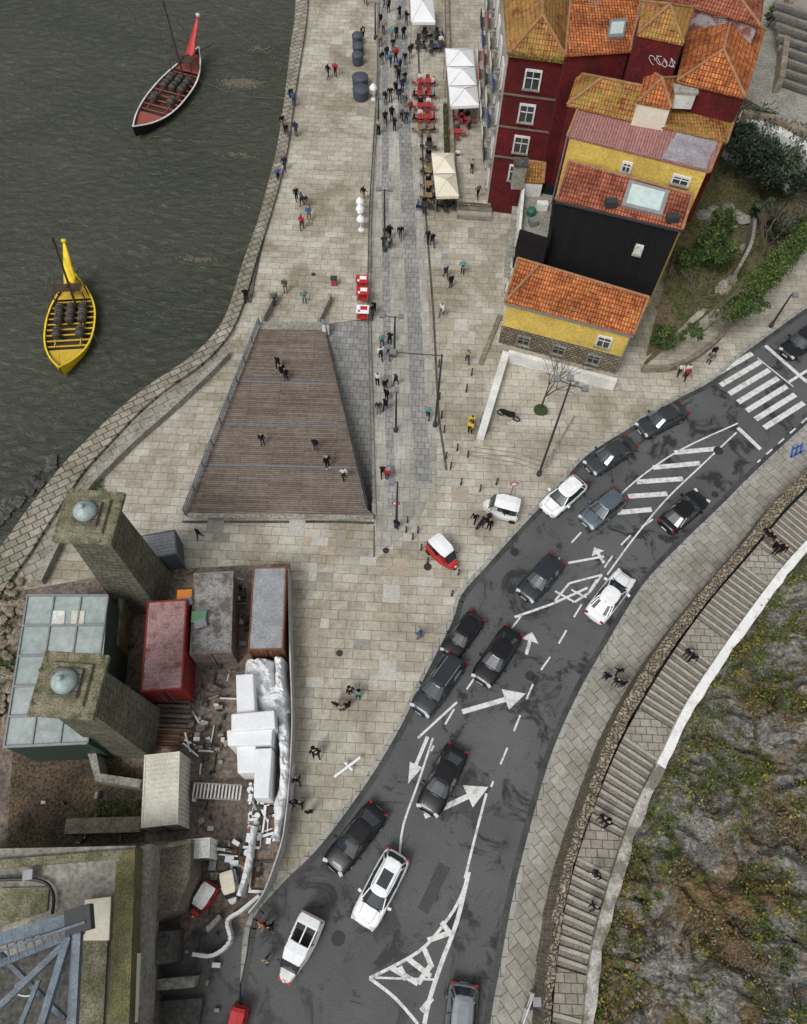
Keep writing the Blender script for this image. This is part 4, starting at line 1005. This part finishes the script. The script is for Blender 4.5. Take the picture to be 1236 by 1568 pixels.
# ---------------------------------------------------------------- boats
def boat(bow,stern,beam,hullc,deckc,flagc,mast_to,zw=-4):
    a=G(bow[0],bow[1],zw+.9);b=G(stern[0],stern[1],zw+1.3); c=(a+b)/2; d=a-b; Lh=math.hypot(d.x,d.y)/2; rz=math.atan2(d.y,d.x); E=empty('rabelo_boat',(c.x,c.y,zw)); E.rotation_euler=(0,0,rz)
    N=26; O=[];I=[]
    for i in range(N+1):
        t=-1+2*i/N; x=t*Lh; bb=beam/2*max(.03,(1-abs(t)**2.4)); sh=.75+ (1.0 if t>0 else .9)*abs(t)**3.2; bt=-.3+.9*abs(t)**4
        f=lambda s,e:[Vector((x,y*s,z)) for y,z in ((bb,sh+e),(bb*.9,sh*.5+bt*.5),(bb*.55,bt+.05),(0,bt),(-bb*.55,bt+.05),(-bb*.9,sh*.5+bt*.5),(-bb,sh+e))]
        O.append(f(1,0)); bi=max(.02,bb-.12)/bb; I.append([Vector((p.x*.985,p.y*bi,p.z+(.15 if j not in(0,6) else 0))) for j,p in enumerate(f(1,0))])
    m=MB(); m.loft(O,hullc,close=False,cap=False); m.loft(I,WOODD,close=False,cap=False)
    m.build('hull',E)
    m=MB()
    for i in range(N):
        for j in(0,6): m.beam((O[i][j]+I[i][j])/2+Vector((0,0,.03)),(O[i+1][j]+I[i+1][j])/2+Vector((0,0,.03)),.15,.09,flagc if flagc is YELP else WPAINT)
    m.build('gunwale',E)
    m=MB()
    for t0,t1,mat in ((.5,.9,deckc),(-.9,-.55,deckc)):
        k=8
        for i in range(k):
            ta=t0+(t1-t0)*i/k;tb=t0+(t1-t0)*(i+1)/k
            wa=beam/2*(1-abs(ta)**2.4)-.12;wb=beam/2*(1-abs(tb)**2.4)-.12; za=.6+.8*abs(ta)**3.2;zb_=.6+.8*abs(tb)**3.2
            m.face([(ta*Lh,wa,za),(tb*Lh,wb,zb_),(tb*Lh,-wb,zb_),(ta*Lh,-wa,za)],mat)
    for i in range(9):
        x=(-.5+i*.115)*Lh; w=beam/2*(1-abs(x/Lh)**2.4)-.1; m.beam((x,-w,.62),(x,w,.62),.12,.1,deckc)
    m.box((.0,0,.15),(Lh*1.0,beam*.55,.05),WOODD)
    for y in (-.25,.25): m.beam((-.5*Lh,y*beam,.7),(.45*Lh,y*beam,.7),.08,.08,deckc)
    m.build('decks_and_thwarts',E)
    BR=nmat('barrel_oak',(.1,.085,.07),(.045,.04,.035),3,.7,.2); m=MB()
    for ix in (-1.1,0,1.9):
        for iy in (-1,0,1):
            if ix>1 and iy==0: continue
            cx=(-.12+ix*.16)*Lh; cy=iy*beam*.235+U(-.05,.05)
            prof=[(.01,-.62),(.3,-.62),(.38,-.3),(.41,0),(.38,.3),(.3,.62),(.01,.62)]
            nn=12; rings=[[Vector((cx+z,cy+r*math.cos(q*math.tau/nn),.95+r*math.sin(q*math.tau/nn))) for q in range(nn)] for r,z in prof]; m.loft(rings,BR)
            for hz_ in(-.35,.35): m.cyl((cx+hz_-.02,cy,.95),(cx+hz_+.02,cy,.95),.385,.385,GREYM,12)
    m.build('port_barrels',E)
    m=MB()
    for x in(-.42,-.62):
        for y in(-.3,.3): m.cyl((x*Lh,y*beam,.6),(x*Lh,y*beam,2.4),.06,.06,WOODD,6)
    m.box((-.52*Lh,0,2.42),(.16*Lh,beam*.55,.08),WOODD)
    for y in(-.33,.33): m.beam((-.4*Lh,y*beam,3.1),(-.64*Lh,y*beam,3.1),.06,.06,WOODD)
    m.cyl((-.5*Lh,0,2.6),(-1.35*Lh,-.1,.2),.07,.05,WOODD,7)
    # raked mast; its truck is 8.5 m above the water
    mt=G(mast_to[0],mast_to[1],zw+8.5)-Vector((c.x,c.y,zw)); mt.rotate(Matrix.Rotation(-rz,3,'Z')); mb_=Vector((-.38*Lh,.3,.2))
    m.cyl(mb_,mt,.13,.08,WOODD,8)
    for y in(-.45,.45): m.cyl(mt,(-.1*Lh,y*beam,.9),.012,.012,BLACK,4)
    m.cyl(mt,(.95*Lh,0,1.7),.012,.012,BLACK,4); m.cyl(mt,(-.95*Lh,0,1.7),.012,.012,BLACK,4)
    m.build('mast_and_platform',E)
    m=MB(); rows=[]
    for i in range(15):
        s=i/14; p=Vector((-.66*Lh,0,1.5)).lerp(Vector((-1.08*Lh,.25,4.8)),s); r=.62*(1-s)**.75+.06
        if s<.1: r*=.5
        rows.append([p+Vector((r*.4*math.cos(q*math.tau/9)*(1+.5*noise.noise(Vector((s*5,q,0)))),r*math.sin(q*math.tau/9)*(1+.45*noise.noise(Vector((s*7,q,3)))),0)) for q in range(9)])
    m.loft(rows,flagc); m.cyl((-.66*Lh,0,.8),(-1.11*Lh,.27,5.0),.05,.03,WOODD,6); m.box((-1.09*Lh,.27,4.9),(.2,.4,.4),flagc if flagc is YELP else WPAINT)
    m.build('furled_sail',E,smooth=True)
boat((207,205),(306,76),4.5,BLACK,pmat('red_deck',(.3,.08,.06),.6),REDP,(250,2))
boat((96,572),(114,420),4.6,YELP,pmat('ochre_deck',(.62,.42,.04),.6),YELP,(80,363))
m=MB()
def rope(p,q,z0,z1,sag=.5):
    a=G(p[0],p[1],z0);b=G(q[0],q[1],z1); pr=a
    for i in range(1,13):
        t=i/12; c=a.lerp(b,t)-Vector((0,0,sag*math.sin(math.pi*t))); m.cyl(pr,c,.014,.014,nmat('rope',(.2,.19,.16)),4); pr=c
rope((322,20),(432,92),-1,.4); rope((300,120),(436,150),-3,.4,.8); rope((135,425),(340,478),-3,.4,1.2); rope((140,505),(200,620),-3.2,.4,.6)
m.build('mooring_rope')
m=MB(); WEED=nmat('floating_weed',(.26,.24,.17),(.15,.145,.11),3,.8,.5,fine=.5)
for (u,v,rx,ry,n) in ((370,128,2.6,1.0,700),(300,398,2.2,.35,100),(365,238,1.8,.5,60),(395,75,1.5,.8,50)):
    p=G(u,v,-3.98)
    for _ in range(n):
        q=p+Vector((random.gauss(0,.42)*rx,random.gauss(0,.42)*ry,.0)); a=U(0,3.14); l=U(.08,.35); m.beam(q,q+Vector((math.cos(a)*l,math.sin(a)*l,.01)),U(.04,.15),.04,WEED)
m.build('floating_debris')
# ---------------------------------------------------------------- people
def body(pose,wide=1,bag=False,sit=False):
    J={};Ed=[];
    def j(n,p,r): J[n]=(Vector(p),r)
    L=pose
    pz=.93 if not sit else .52
    j('pel',(0,0,pz),.145*wide); j('sp',(.01,0,pz+.22),.135*wide); j('ch',(.02,0,pz+.42),.15*wide); j('nk',(.02,0,pz+.575),.055); j('h1',(.035,0,pz+.67),.085); j('h2',(.03,0,pz+.755),.088)
    for s,n in((1,'l'),(-1,'r')):
        aw=L['arm'+n]; 
        sh=Vector((.01,s*.185*wide,pz+.49)); j('sh'+n,sh,.062*wide); el=sh+Vector(aw[0])*.29; j('el'+n,el,.045*wide); wr=el+Vector(aw[1])*.25; j('wr'+n,wr,.03)
        pa=wr+Vector(aw[1])*.08; j('pa'+n,pa,.034)
        lw=L['leg'+n]; hp=Vector((0,s*.09,pz-.03)); j('hp'+n,hp,.095*wide); kn=hp+Vector(lw[0])*.43; j('kn'+n,kn,.062); an=kn+Vector(lw[1])*.41; j('an'+n,an,.043); j('to'+n,an+Vector((.15,s*.02,-.03)),.038)
        Ed+= [('ch','sh'+n,1),('sh'+n,'el'+n,1),('el'+n,'wr'+n,1),('wr'+n,'pa'+n,0),('pel','hp'+n,2),('hp'+n,'kn'+n,2),('kn'+n,'an'+n,2),('an'+n,'to'+n,4)]
        dn=Vector(aw[1]); sd=Vector((1,0,0)) if abs(dn.x)<.7 else Vector((0,0,1))
        for q in range(5):
            ln=[.05,.075,.085,.078,.06][q]; off=sd*((q-2)*.017); base=pa+dn*(.02 if q else -.01)+off
            if q==0: off=sd*-.05; base=pa+off*.6
            f1=base+dn*ln*.5+(off*.3 if q==0 else Vector((0,0,0))); f2=f1+dn*ln*.45+Vector((0,-s*.012,0))
            j('f1%s%d'%(n,q),f1,.009); j('f2%s%d'%(n,q),f2,.008); Ed+=[('pa'+n,'f1%s%d'%(n,q),0),('f1%s%d'%(n,q),'f2%s%d'%(n,q),0)]
    Ed+=[('pel','sp',2),('sp','ch',1),('ch','nk',1),('nk','h1',0),('h1','h2',3)]
    names=list(J); me=bpy.data.meshes.new('fig'); me.from_pydata([tuple(J[n][0]) for n in names],[(names.index(a),names.index(b)) for a,b,_ in Ed],[])
    o=bpy.data.objects.new('fig',me); bpy.context.scene.collection.objects.link(o)
    md=o.modifiers.new('k','SKIN'); 
    if not me.skin_vertices: me.skin_vertices.new()
    for i,n in enumerate(names):
        r=J[n][1]; me.skin_vertices[0].data[i].radius=(r,r); me.skin_vertices[0].data[i].use_root=(n=='pel')
    md2=o.modifiers.new('s','SUBSURF'); md2.levels=1
    dg=bpy.context.evaluated_depsgraph_get(); dg.update(); m2=bpy.data.meshes.new_from_object(o.evaluated_get(dg)); bpy.data.objects.remove(o)
    segs=[(J[a][0],J[b][0],k) for a,b,k in Ed]
    mn=min(v.co.z for v in m2.vertices)
    bm=bmesh.new(); bm.from_mesh(m2)
    hc=J['h1'][0].lerp(J['h2'][0],.5)
    for f in bm.faces:
        c=f.calc_center_median(); best=9;kk=1
        for a,b,k in segs:
            ab=b-a; t=max(0,min(1,(c-a).dot(ab)/ab.dot(ab))); dd=(a+ab*t-c).length
            if dd<best: best=dd;kk=k
        if c.z>J['nk'][0].z+.02: kk=3 if (c.z>hc.z+.03 or c.x<hc.x-.015) else 0
        f.material_index=kk; f.smooth=True
    def bl(c,r,k):
        q=bmesh.ops.create_icosphere(bm,subdivisions=1,radius=1,matrix=Matrix.Translation(c)@Matrix.Diagonal((*r,1)))
        for v in q['verts']:
            for f in v.link_faces:f.material_index=k
    bl(hc+Vector((.095,0,-.02)),(.02,.013,.022),0)
    for s in(-1,1): bl(hc+Vector((0,s*.088,-.01)),(.018,.012,.028),0); bl(hc+Vector((.082,s*.032,.012)),(.01,.013,.008),3)
    bl(hc+Vector((.082,0,-.055)),(.01,.024,.006),5)
    if bag: bl(J['ch'][0]+Vector((-.2,0,-.06)),(.12,.16,.23),5)
    bm.transform(Matrix.Translation((0,0,-mn))); bm.to_mesh(m2); bm.free()
    for _ in range(6-len(m2.materials)): m2.materials.append(BLACK)
    return m2
def nv(*a): return tuple(Vector(a).normalized())
dn=nv(0,0,-1)
def P(al,ar,ll,lr): return {'arml':al,'armr':ar,'legl':ll,'legr':lr}
stand=P((nv(.02,.12,-1),nv(.15,.03,-1)),(nv(.02,-.12,-1),nv(.15,-.03,-1)),(nv(0,.04,-1),nv(0,.02,-1)),(nv(0.02,-.04,-1),nv(0,-.02,-1)))
walkA=P((nv(-.45,.12,-1),nv(.1,.03,-1)),(nv(.4,-.12,-1),nv(.8,0,-1)),(nv(.5,.02,-1),nv(.1,0,-1)),(nv(-.25,-.02,-1),nv(-.6,0,-1)))
walkB=P((nv(.4,.12,-1),nv(.8,.0,-1)),(nv(-.45,-.12,-1),nv(.1,0,-1)),(nv(-.2,.02,-1),nv(-.5,0,-1)),(nv(.42,-.02,-1),nv(.05,0,-1)))
phone=P((nv(.3,.1,-1),nv(1,-.3,.5)),(nv(.3,-.1,-1),nv(1,.3,.5)),(nv(0,.06,-1),dn),(nv(.03,-.08,-1),dn))
pocket=P((nv(-.15,.35,-1),nv(.4,-.5,-.8)),(nv(-.15,-.35,-1),nv(.4,.5,-.8)),(nv(.1,.05,-1),dn),(nv(-.08,-.05,-1),dn))
sitp=P((nv(.3,.12,-1),nv(1,-.1,-.2)),(nv(.3,-.12,-1),nv(1,.1,-.2)),(nv(1,.1,-.05),nv(0,0,-1)),(nv(1,-.1,-.05),nv(.1,0,-1)))
BM=[body(stand,1.1),body(walkA,1.08),body(walkB,1.08),body(walkA,1.2,True),body(phone,1.12),body(pocket,1.2),body(walkB,1.0),body(stand,1.18,True)]
SITM=body(sitp,1.1,False,True)
SK=[pmat('skin_light',(.5,.3,.22),.6),pmat('skin_tan',(.35,.2,.13),.6),pmat('skin_dark',(.12,.065,.045),.6)]
HR=[pmat('hair_black',(.012,.01,.009),.6),pmat('hair_brown',(.05,.03,.018),.6),pmat('hair_blond',(.3,.2,.1),.6),pmat('hair_grey',(.25,.24,.23),.6)]
TP=[pmat('cloth_black',(.008,.008,.01),.9,spec=.2)]*12+[pmat('cloth_navy',(.012,.016,.04),.85)]*2+[pmat('cloth_grey',(.12,.12,.125),.85),pmat('cloth_white',(.65,.65,.63),.85),pmat('cloth_red',(.4,.02,.02),.8),pmat('cloth_blue',(.04,.1,.35),.8),pmat('cloth_green',(.05,.09,.05),.85),pmat('cloth_beige',(.35,.27,.18),.85),pmat('cloth_teal',(.1,.3,.32),.85)]
TR=[pmat('trousers_black',(.008,.008,.009),.9,spec=.2)]*4+[pmat('trousers_denim',(.025,.04,.075),.85)]*2+[pmat('trousers_grey',(.07,.07,.07),.85),pmat('trousers_khaki',(.2,.16,.1),.85)]
SH=[pmat('shoe_black',(.02,.02,.02),.6),pmat('shoe_white',(.6,.6,.6),.6)]
def person(u,v,z=0,top=None,hd=None,me=None,name='pedestrian'):
    p=G(u,v,z); me=me or random.choice(BM); rz=hd if hd is not None else random.choice([math.pi/2,-math.pi/2])+U(-.7,.7)
    return inst(name,me,p,rz,U(.97,1.08),[random.choice(SK[:2]+SK[:2]+SK),top or random.choice(TP),random.choice(TR),random.choice(HR[:2]*3+HR),random.choice(SH),random.choice(TP)])
RED=MC['cloth_red'];WHT=MC['cloth_white'];YLW=pmat('cloth_yellow',(.7,.45,.02),.8); ORG=pmat('cloth_orange',(.7,.15,.02),.8); BLU=MC['cloth_blue']
ppl=[(503,121),(514,118),(447,156),(451,164),(434,198),(440,212),(454,209),(437,261),(427,278),(455,309),(463,316),(469,319),(474,338),(463,352),(438,448),(467,464),(378,462),(421,467),(307,824),
(557,308),(591,369),(597,366),(613,367),(597,382),(662,378),(655,373),(602,81),(598,101),(606,96),(620,101),(612,111),(610,126),(583,41),(587,53),(600,63),(607,61),(618,61),(583,71),(607,121),(620,131),
(590,161),(598,156),(612,156),(620,166),(590,191),(600,186),(615,186),(622,191),(628,176),(580,206),(604,201),(682,426),(690,441),(708,419),(676,484),(571,488),(585,531),(597,528),(598,552),(583,551),
(578,591),(590,599),(592,613),(606,591),(580,633),(590,629),(655,641),(715,556),(586,730),(593,735),(607,811),(726,800),(741,804),(748,810),(642,979),(537,1063),(549,1068),(515,1084),(524,1089),(533,1084),
(487,1158),(483,1155),(457,1198),(452,1231),(462,1233),(475,1246),(943,1033),(924,1041),(940,1049),(948,1053),(595,20),(588,10),(560,8),(556,62),(700,250),(612,30),(622,40),(628,90),(585,100),(592,92),(616,142),(606,146),(573,480),(588,382)]
for (u,v) in ppl:
    t=None
    if (u,v)==(514,118): t=RED
    if (u,v) in((708,419),(549,1068)): t=MC['cloth_teal']
    if (u,v) in((612,111),(474,338)): t=BLU
    if (u,v) in((524,1089),(715,556)): t=MC['cloth_beige']
    if u>720 or (440<u<560 and v>1000): t=t or TP[0]
    person(u,v,0,t)
for (u,v) in ((427,564),(434,577),(439,582),(403,681),(484,690),(502,716)): person(u,v,.4,TP[0])
person(527,734,.4,WHT)
for (u,v) in ((721,655),(719,664)): person(u,v,0,YLW)
person(1037,576,0,WHT);person(1047,583,0,RED);person(1048,577,0,WHT);person(1083,558,0);person(1088,548,0)
person(404,1414,-.1,ORG);person(416,1418,0);person(411,1470,-.1);person(722,266,.9);person(731,304,.9);person(718,200,.9)
def stz(u,v):
    best=None
    for i in range(NS+1):
        c=(SL[i]+SR[i])/2; p=G(u,v,c.z); dd=(p-c).length
        if best is None or dd<best[0]: best=(dd,c.z)
    return best[1]
for (u,v) in ((1165,826),(1181,845),(1190,848),(1172,832),(1055,1012),(1048,1006),(924,1262),(918,1256),(908,1340),(905,1388)): person(u,v,stz(u,v)+.04,TP[0],hd=U(3.6,4.4))
# ---------------------------------------------------------------- café furniture
def tableset(u,v,z,col,people=0,rz=0):
    E=empty('cafe_table_set',G(u,v,z)); E.rotation_euler=(0,0,rz)
    m=MB(); m.cyl((0,0,0),(0,0,.72),.04,.04,GREYM,6); m.lathe((0,0,.0),[(.01,0),(.25,0),(.25,.03),(.01,.03)],GREYM); m.box((0,0,.74),(.7,.7,.03),col); m.build('table',E)
    m=MB()
    for k in range(4):
        a=k*math.pi/2; cx,cy=.65*math.cos(a),.65*math.sin(a); m.box((cx,cy,.45),(.42,.42,.04),col,a)
        for s in(-1,1):
            for t in(-1,1):
                q=Matrix.Rotation(a,3,'Z')@Vector((s*.18,t*.18,0)); m.cyl((cx+q.x,cy+q.y,0),(cx+q.x,cy+q.y,.45),.018,.018,GREYM,5)
        q=Matrix.Rotation(a,3,'Z')@Vector((.2,0,0)); m.box((cx+q.x,cy+q.y,.68),(.03,.42,.42),col,a)
    m.build('chairs',E)
    for k in range(people):
        a=k*math.pi/2+rz+math.pi/2*int(R()*2); o=inst('seated_person',SITM,G(u,v,z)+Vector((.65*math.cos(a),.65*math.sin(a),.0)),a+math.pi,1,[random.choice(SK),random.choice(TP),random.choice(TR),random.choice(HR),SH[0],TP[0]])
RC=pmat('red_chair',(.38,.04,.04),.5); WC=pmat('wicker_chair',(.25,.17,.09),.7); BC=pmat('dark_chair',(.04,.035,.03),.6)
for v in (133,152,170,188,204): 
    for u in (643,655): tableset(u,v,0,RC if v<195 else WC,1+int(R()*2),U(-.1,.1))
for (u,v) in ((668,60),(675,75),(660,80),(650,60),(640,75)): tableset(u,v,0,pmat('teal_table',(.12,.28,.3),.6) if R()<.3 else BC,1)
for v in (230,250,270,290,308): tableset(656,v,0,WC if R()<.5 else BC,2,U(-.1,.1))
for (u,v) in ((668,318),(682,320),(694,316),(650,322),(705,185),(715,190),(700,210)): tableset(u,v,.9 if u>699 else 0,BC if u<699 else RC,2)
def canopy(q,z,mat,nx=1,ny=1,vh=.3,ph=.8):
    a,b,c,d=[G(p[0],p[1],z) for p in q]; E=empty('market_canopy'); m=MB(); f=MB()
    for j in range(ny):
        lf=lambda s,t:a.lerp(b,s).lerp(d.lerp(c,s),t)
        A,B,C,D=lf(0,j/ny),lf(1,j/ny),lf(1,(j+1)/ny),lf(0,(j+1)/ny); Tt=(A+B+C+D)/4+Vector((0,0,ph))
        for p,r in((A,B),(B,C),(C,D),(D,A)):
            m.face([p,r,Tt],mat); v=Vector((0,0,-vh)); m.face([p,r,r+v,p+v],mat); f.beam(p+Vector((0,0,.03)),Tt+Vector((0,0,.03)),.05,.02,RCRE)
        for p in(A,B,C,D): f.cyl((p.x,p.y,0),p-Vector((0,0,.02)),.04,.04,GREYM,6)
        if j: f.beam(A+Vector((0,0,.02)),B+Vector((0,0,.02)),.12,.03,GREYM)
    m.build('canvas',E); f.build('poles',E)
canopy([(628,-8),(662,-8),(667,34),(630,34)],2.6,WHITE,ph=.8); canopy([(682,74),(724,74),(734,161),(690,163)],3.4,WHITE,ny=3,ph=.75); canopy([(661,234),(694,234),(703,300),(668,301)],2.7,CREAM,ny=2,ph=.6)
m=MB()
A_=G(748,170,1.2);B_=G(757,235,1.2)
for k in range(4):
    p=A_.lerp(B_,k/3); m.prism([p+Vector(q) for q in((-.5,-.8,0),(.5,-.8,0),(.5,.8,0),(-.5,.8,0))],3.0,3.15,WHITE,WHITE); m.cyl((p.x,p.y,.9),(p.x,p.y,3),.04,.04,GREYM,6)
m.build('facade_awning')
lv=Leaves(); m=MB()
for k in range(9):
    p=G(692+k*.3,170+k*8,.0)+Vector((-.7,0,0)); m.box(p+Vector((0,0,.25)),(.5,.9,.5),WOODD)
    for _ in range(3): lv.clump(p+Vector((U(-.15,.15),U(-.3,.3),.65)),.25,24,.07,[0,1,2])
m.build('planter_boxes'); lv.build('planter_plants',LG)
for (u,v) in ((548,68),(549,84),(548,98),(552,132),(553,150)):
    m=MB(); p=G(u,v,0); r=.6 if v<110 else .85
    m.lathe(p,[(.01,0),(r*.9,0),(r,.2),(r,.9),(r*1.08,.95),(r*1.05,1.1),(r*.6,1.3),(r*.2,1.38),(.01,1.4)],pmat('slate_drum',(.06,.07,.085),.6),16); m.build('round_market_drum',smooth=False)
for (u,v) in ((552,325),(552,336),(553,352),(572,152)):
    m=MB(); p=G(u,v,0); m.lathe(p,[(.01,0),(.3,0),(.3,.08),(.04,.1),(.04,1.3),(.42,1.25),(.36,1.45),(.05,1.8),(.01,1.82)],WHITE,10); m.build('white_parasol')
for k,(u,v) in enumerate(((555,446),(556,464),(556,492))):
    E=empty('souvenir_stall',G(u,v,0)); m=MB(); m.box((0,0,.8),(1.0,.9,.1),REDP); 
    for sx in(-1,1):
        for sy in(-1,1): m.cyl((sx*.45,sy*.4,0),(sx*.45,sy*.4,1.5),.03,.03,GREYM,5)
    m.build('counter',E)
    m=MB(); m.box((0,0,1.55),(1.1,.95,.06),REDP if k<2 else WHITE); m.box((.1,.1,1.6),(.6,.4,.03),WHITE if k<2 else REDP); m.box((-.3,-.25,1.6),(.2,.2,.03),WHITE if k<2 else REDP); m.build('roof_and_sign',E)
m=MB(); p=G(512,436,0); m.box(p+Vector((0,0,.4)),(.5,.4,.8),pmat('faded_red',(.3,.06,.08),.6)); m.box(p+Vector((0,0,.85)),(.6,.5,.1),DGREY); m.build('litter_bin')
m=MB(); p=G(498,510,0); m.box(p+Vector((.1,0,.7)),(.6,.4,1.4),WPAINT); m.box(p+Vector((.1,0,1.45)),(.7,.5,.1),GREYM); m.build('ticket_machine')
m=MB()
for (u,v) in ((740,655),(738,648)): p=G(u,v,.0); m.lathe(p,[(.01,0),(.2,0),(.24,.9),(.01,.92)],pmat('teal_bin',(.1,.25,.25),.6) if v>650 else GREYM)
m.build('waste_container')
def lamp(base,top,arms,name='street_lamp'):
    p=G(base[0],base[1],0); d=ray(*top); h=H+d.z*(p.y/d.y); h=max(4,min(12,h)); E=empty(name,p); m=MB()
    m.lathe((0,0,0),[(.01,0),(.2,0),(.18,.4),(.1,.5),(.09,h*.5),(.06,h),(.01,h)],DGREY,10); m.build('pole',E)
    m=MB()
    for ax,ay in arms:
        m.cyl((0,0,h-.15),(ax,ay,h),.04,.035,DGREY,6); m.loft([[Vector((ax*s,ay*s,h+zz))+Vector((ox,oy,0)) for ox,oy in((-.22,-.22),(.22,-.22),(.22,.22),(-.22,.22))] for s,zz in((1,-.08),(1.05,.1))],GREYM)
    m.build('arms_and_heads',E)
lamp((589,384),(592,290),[(-.5,0),(.5,0)]); lamp((604,545),(602,484),[(-1.,0),(.5,0)]); lamp((607,806),(607,738),[(-.4,0)]); lamp((606,660),(604,600),[(.0,.2)])
lamp((666,652),(664,542),[(-3.4,0)]); lamp((580,205),(578,150),[(.4,0)]); lamp((575,60),(574,5),[(.4,0)])
lamp((825,727),(893,572),[(-.9,.3),(.9,-.4),(0,.4)]); lamp((1180,500),(1190,468),[(.3,0)]); lamp((810,1540),(802,1518),[(-.2,.5)])
bl=[(672,562),(672,590),(673,612),(676,640),(680,662),(683,702),(690,718),(706,742),(716,700),(700,690),(640,815),(622,815),(632,826),(645,842),(655,862),(702,880),(692,912),(624,800),(714,600),(722,575),(760,742),(735,752)]
m=MB(); E=empty('bollards')
for (u,v) in bl: 
    p=G(u,v,0); m.lathe(p,[(.01,0),(.09,0),(.07,.1),(.06,.85),(.09,.9),(.06,1.0),(.01,1.02)],pmat('bollard_brown',(.06,.035,.03),.5),8)
m.build('posts',E)
def sign(u,v,h,mat,rz=0,shape='round'):
    E=empty('traffic_sign',G(u,v,0)); E.rotation_euler=(0,0,rz); m=MB(); m.cyl((0,0,0),(0,0,h),.04,.04,GREYM,6)
    m.cyl((0,-.05,h-.2),(0,-.08,h-.2),.32,.32,mat,16); m.cyl((0,-.081,h-.2),(0,-.09,h-.2),.22,.22,WPAINT,16); m.build('post_and_plate',E)
sign(780,765,2.8,REDP); sign(606,790,2.4,REDP)
m=MB()
p=G(512,1190,.6); q=G(552,1160,.6); m.beam(p,q,.16,.3,WHITE); m.beam(G(528,1168,.55),G(540,1180,.55),.12,.2,WHITE)
for t in (.2,.8): s=p.lerp(q,t); m.cyl((s.x,s.y,0),s,.04,.04,GREYM,5)
m.build('white_barrier_board')
m=MB()
for k in range(3): m.beam(G(1211+k*7,700-k*3,.05),G(1215+k*7,684-k*3,.05),.12,.06,BLUEP)
m.beam(G(1211,700,.05),G(1231,690,.05),.12,.06,BLUEP);m.beam(G(1213,688,.05),G(1228,682,.05),.12,.05,BLUEP); m.build('blue_bike_rack')
m=MB(); rail(m,[(795,1568),(812,1520)],0,1.2,WPAINT,step=.6,bars=2,r=.06); m.build('white_gate')
# ---------------------------------------------------------------- light, sky, camera
sc=bpy.context.scene
AZ,EL=215,55
w=bpy.data.worlds.new('World'); sc.world=w; w.use_nodes=True; nt=w.node_tree; bg=nt.nodes['Background']
sk=nt.nodes.new('ShaderNodeTexSky'); sk.sky_type='NISHITA'; sk.sun_disc=False; sk.sun_elevation=math.radians(EL); sk.sun_rotation=math.radians(AZ); sk.dust_density=4; sk.air_density=1
hs=nt.nodes.new('ShaderNodeHueSaturation'); hs.inputs['Saturation'].default_value=.17; nt.links.new(sk.outputs[0],hs.inputs['Color']); nt.links.new(hs.outputs[0],bg.inputs['Color']); bg.inputs['Strength'].default_value=.132
ld=bpy.data.lights.new('sun','SUN'); ld.energy=1.35; ld.angle=math.radians(18); ld.color=(1,.985,.955); lo=bpy.data.objects.new('sun',ld); sc.collection.objects.link(lo)
az=math.radians(AZ); el=math.radians(EL); sd=Vector((math.sin(az)*math.cos(el),math.cos(az)*math.cos(el),math.sin(el)))
lo.rotation_euler=sd.to_track_quat('Z','Y').to_euler()
cd=bpy.data.cameras.new('camera'); cam=bpy.data.objects.new('camera',cd); sc.collection.objects.link(cam); sc.camera=cam
cd.sensor_fit='VERTICAL'; cd.sensor_height=36; cd.lens=36*F/1568; cd.clip_end=5000; cd.clip_start=.5
cam.matrix_world=Matrix(((RT.x,UP.x,-FW.x,0),(RT.y,UP.y,-FW.y,0),(RT.z,UP.z,-FW.z,H),(0,0,0,1)))
sc.view_settings.view_transform='Standard'; sc.view_settings.look='None'; sc.view_settings.exposure=0
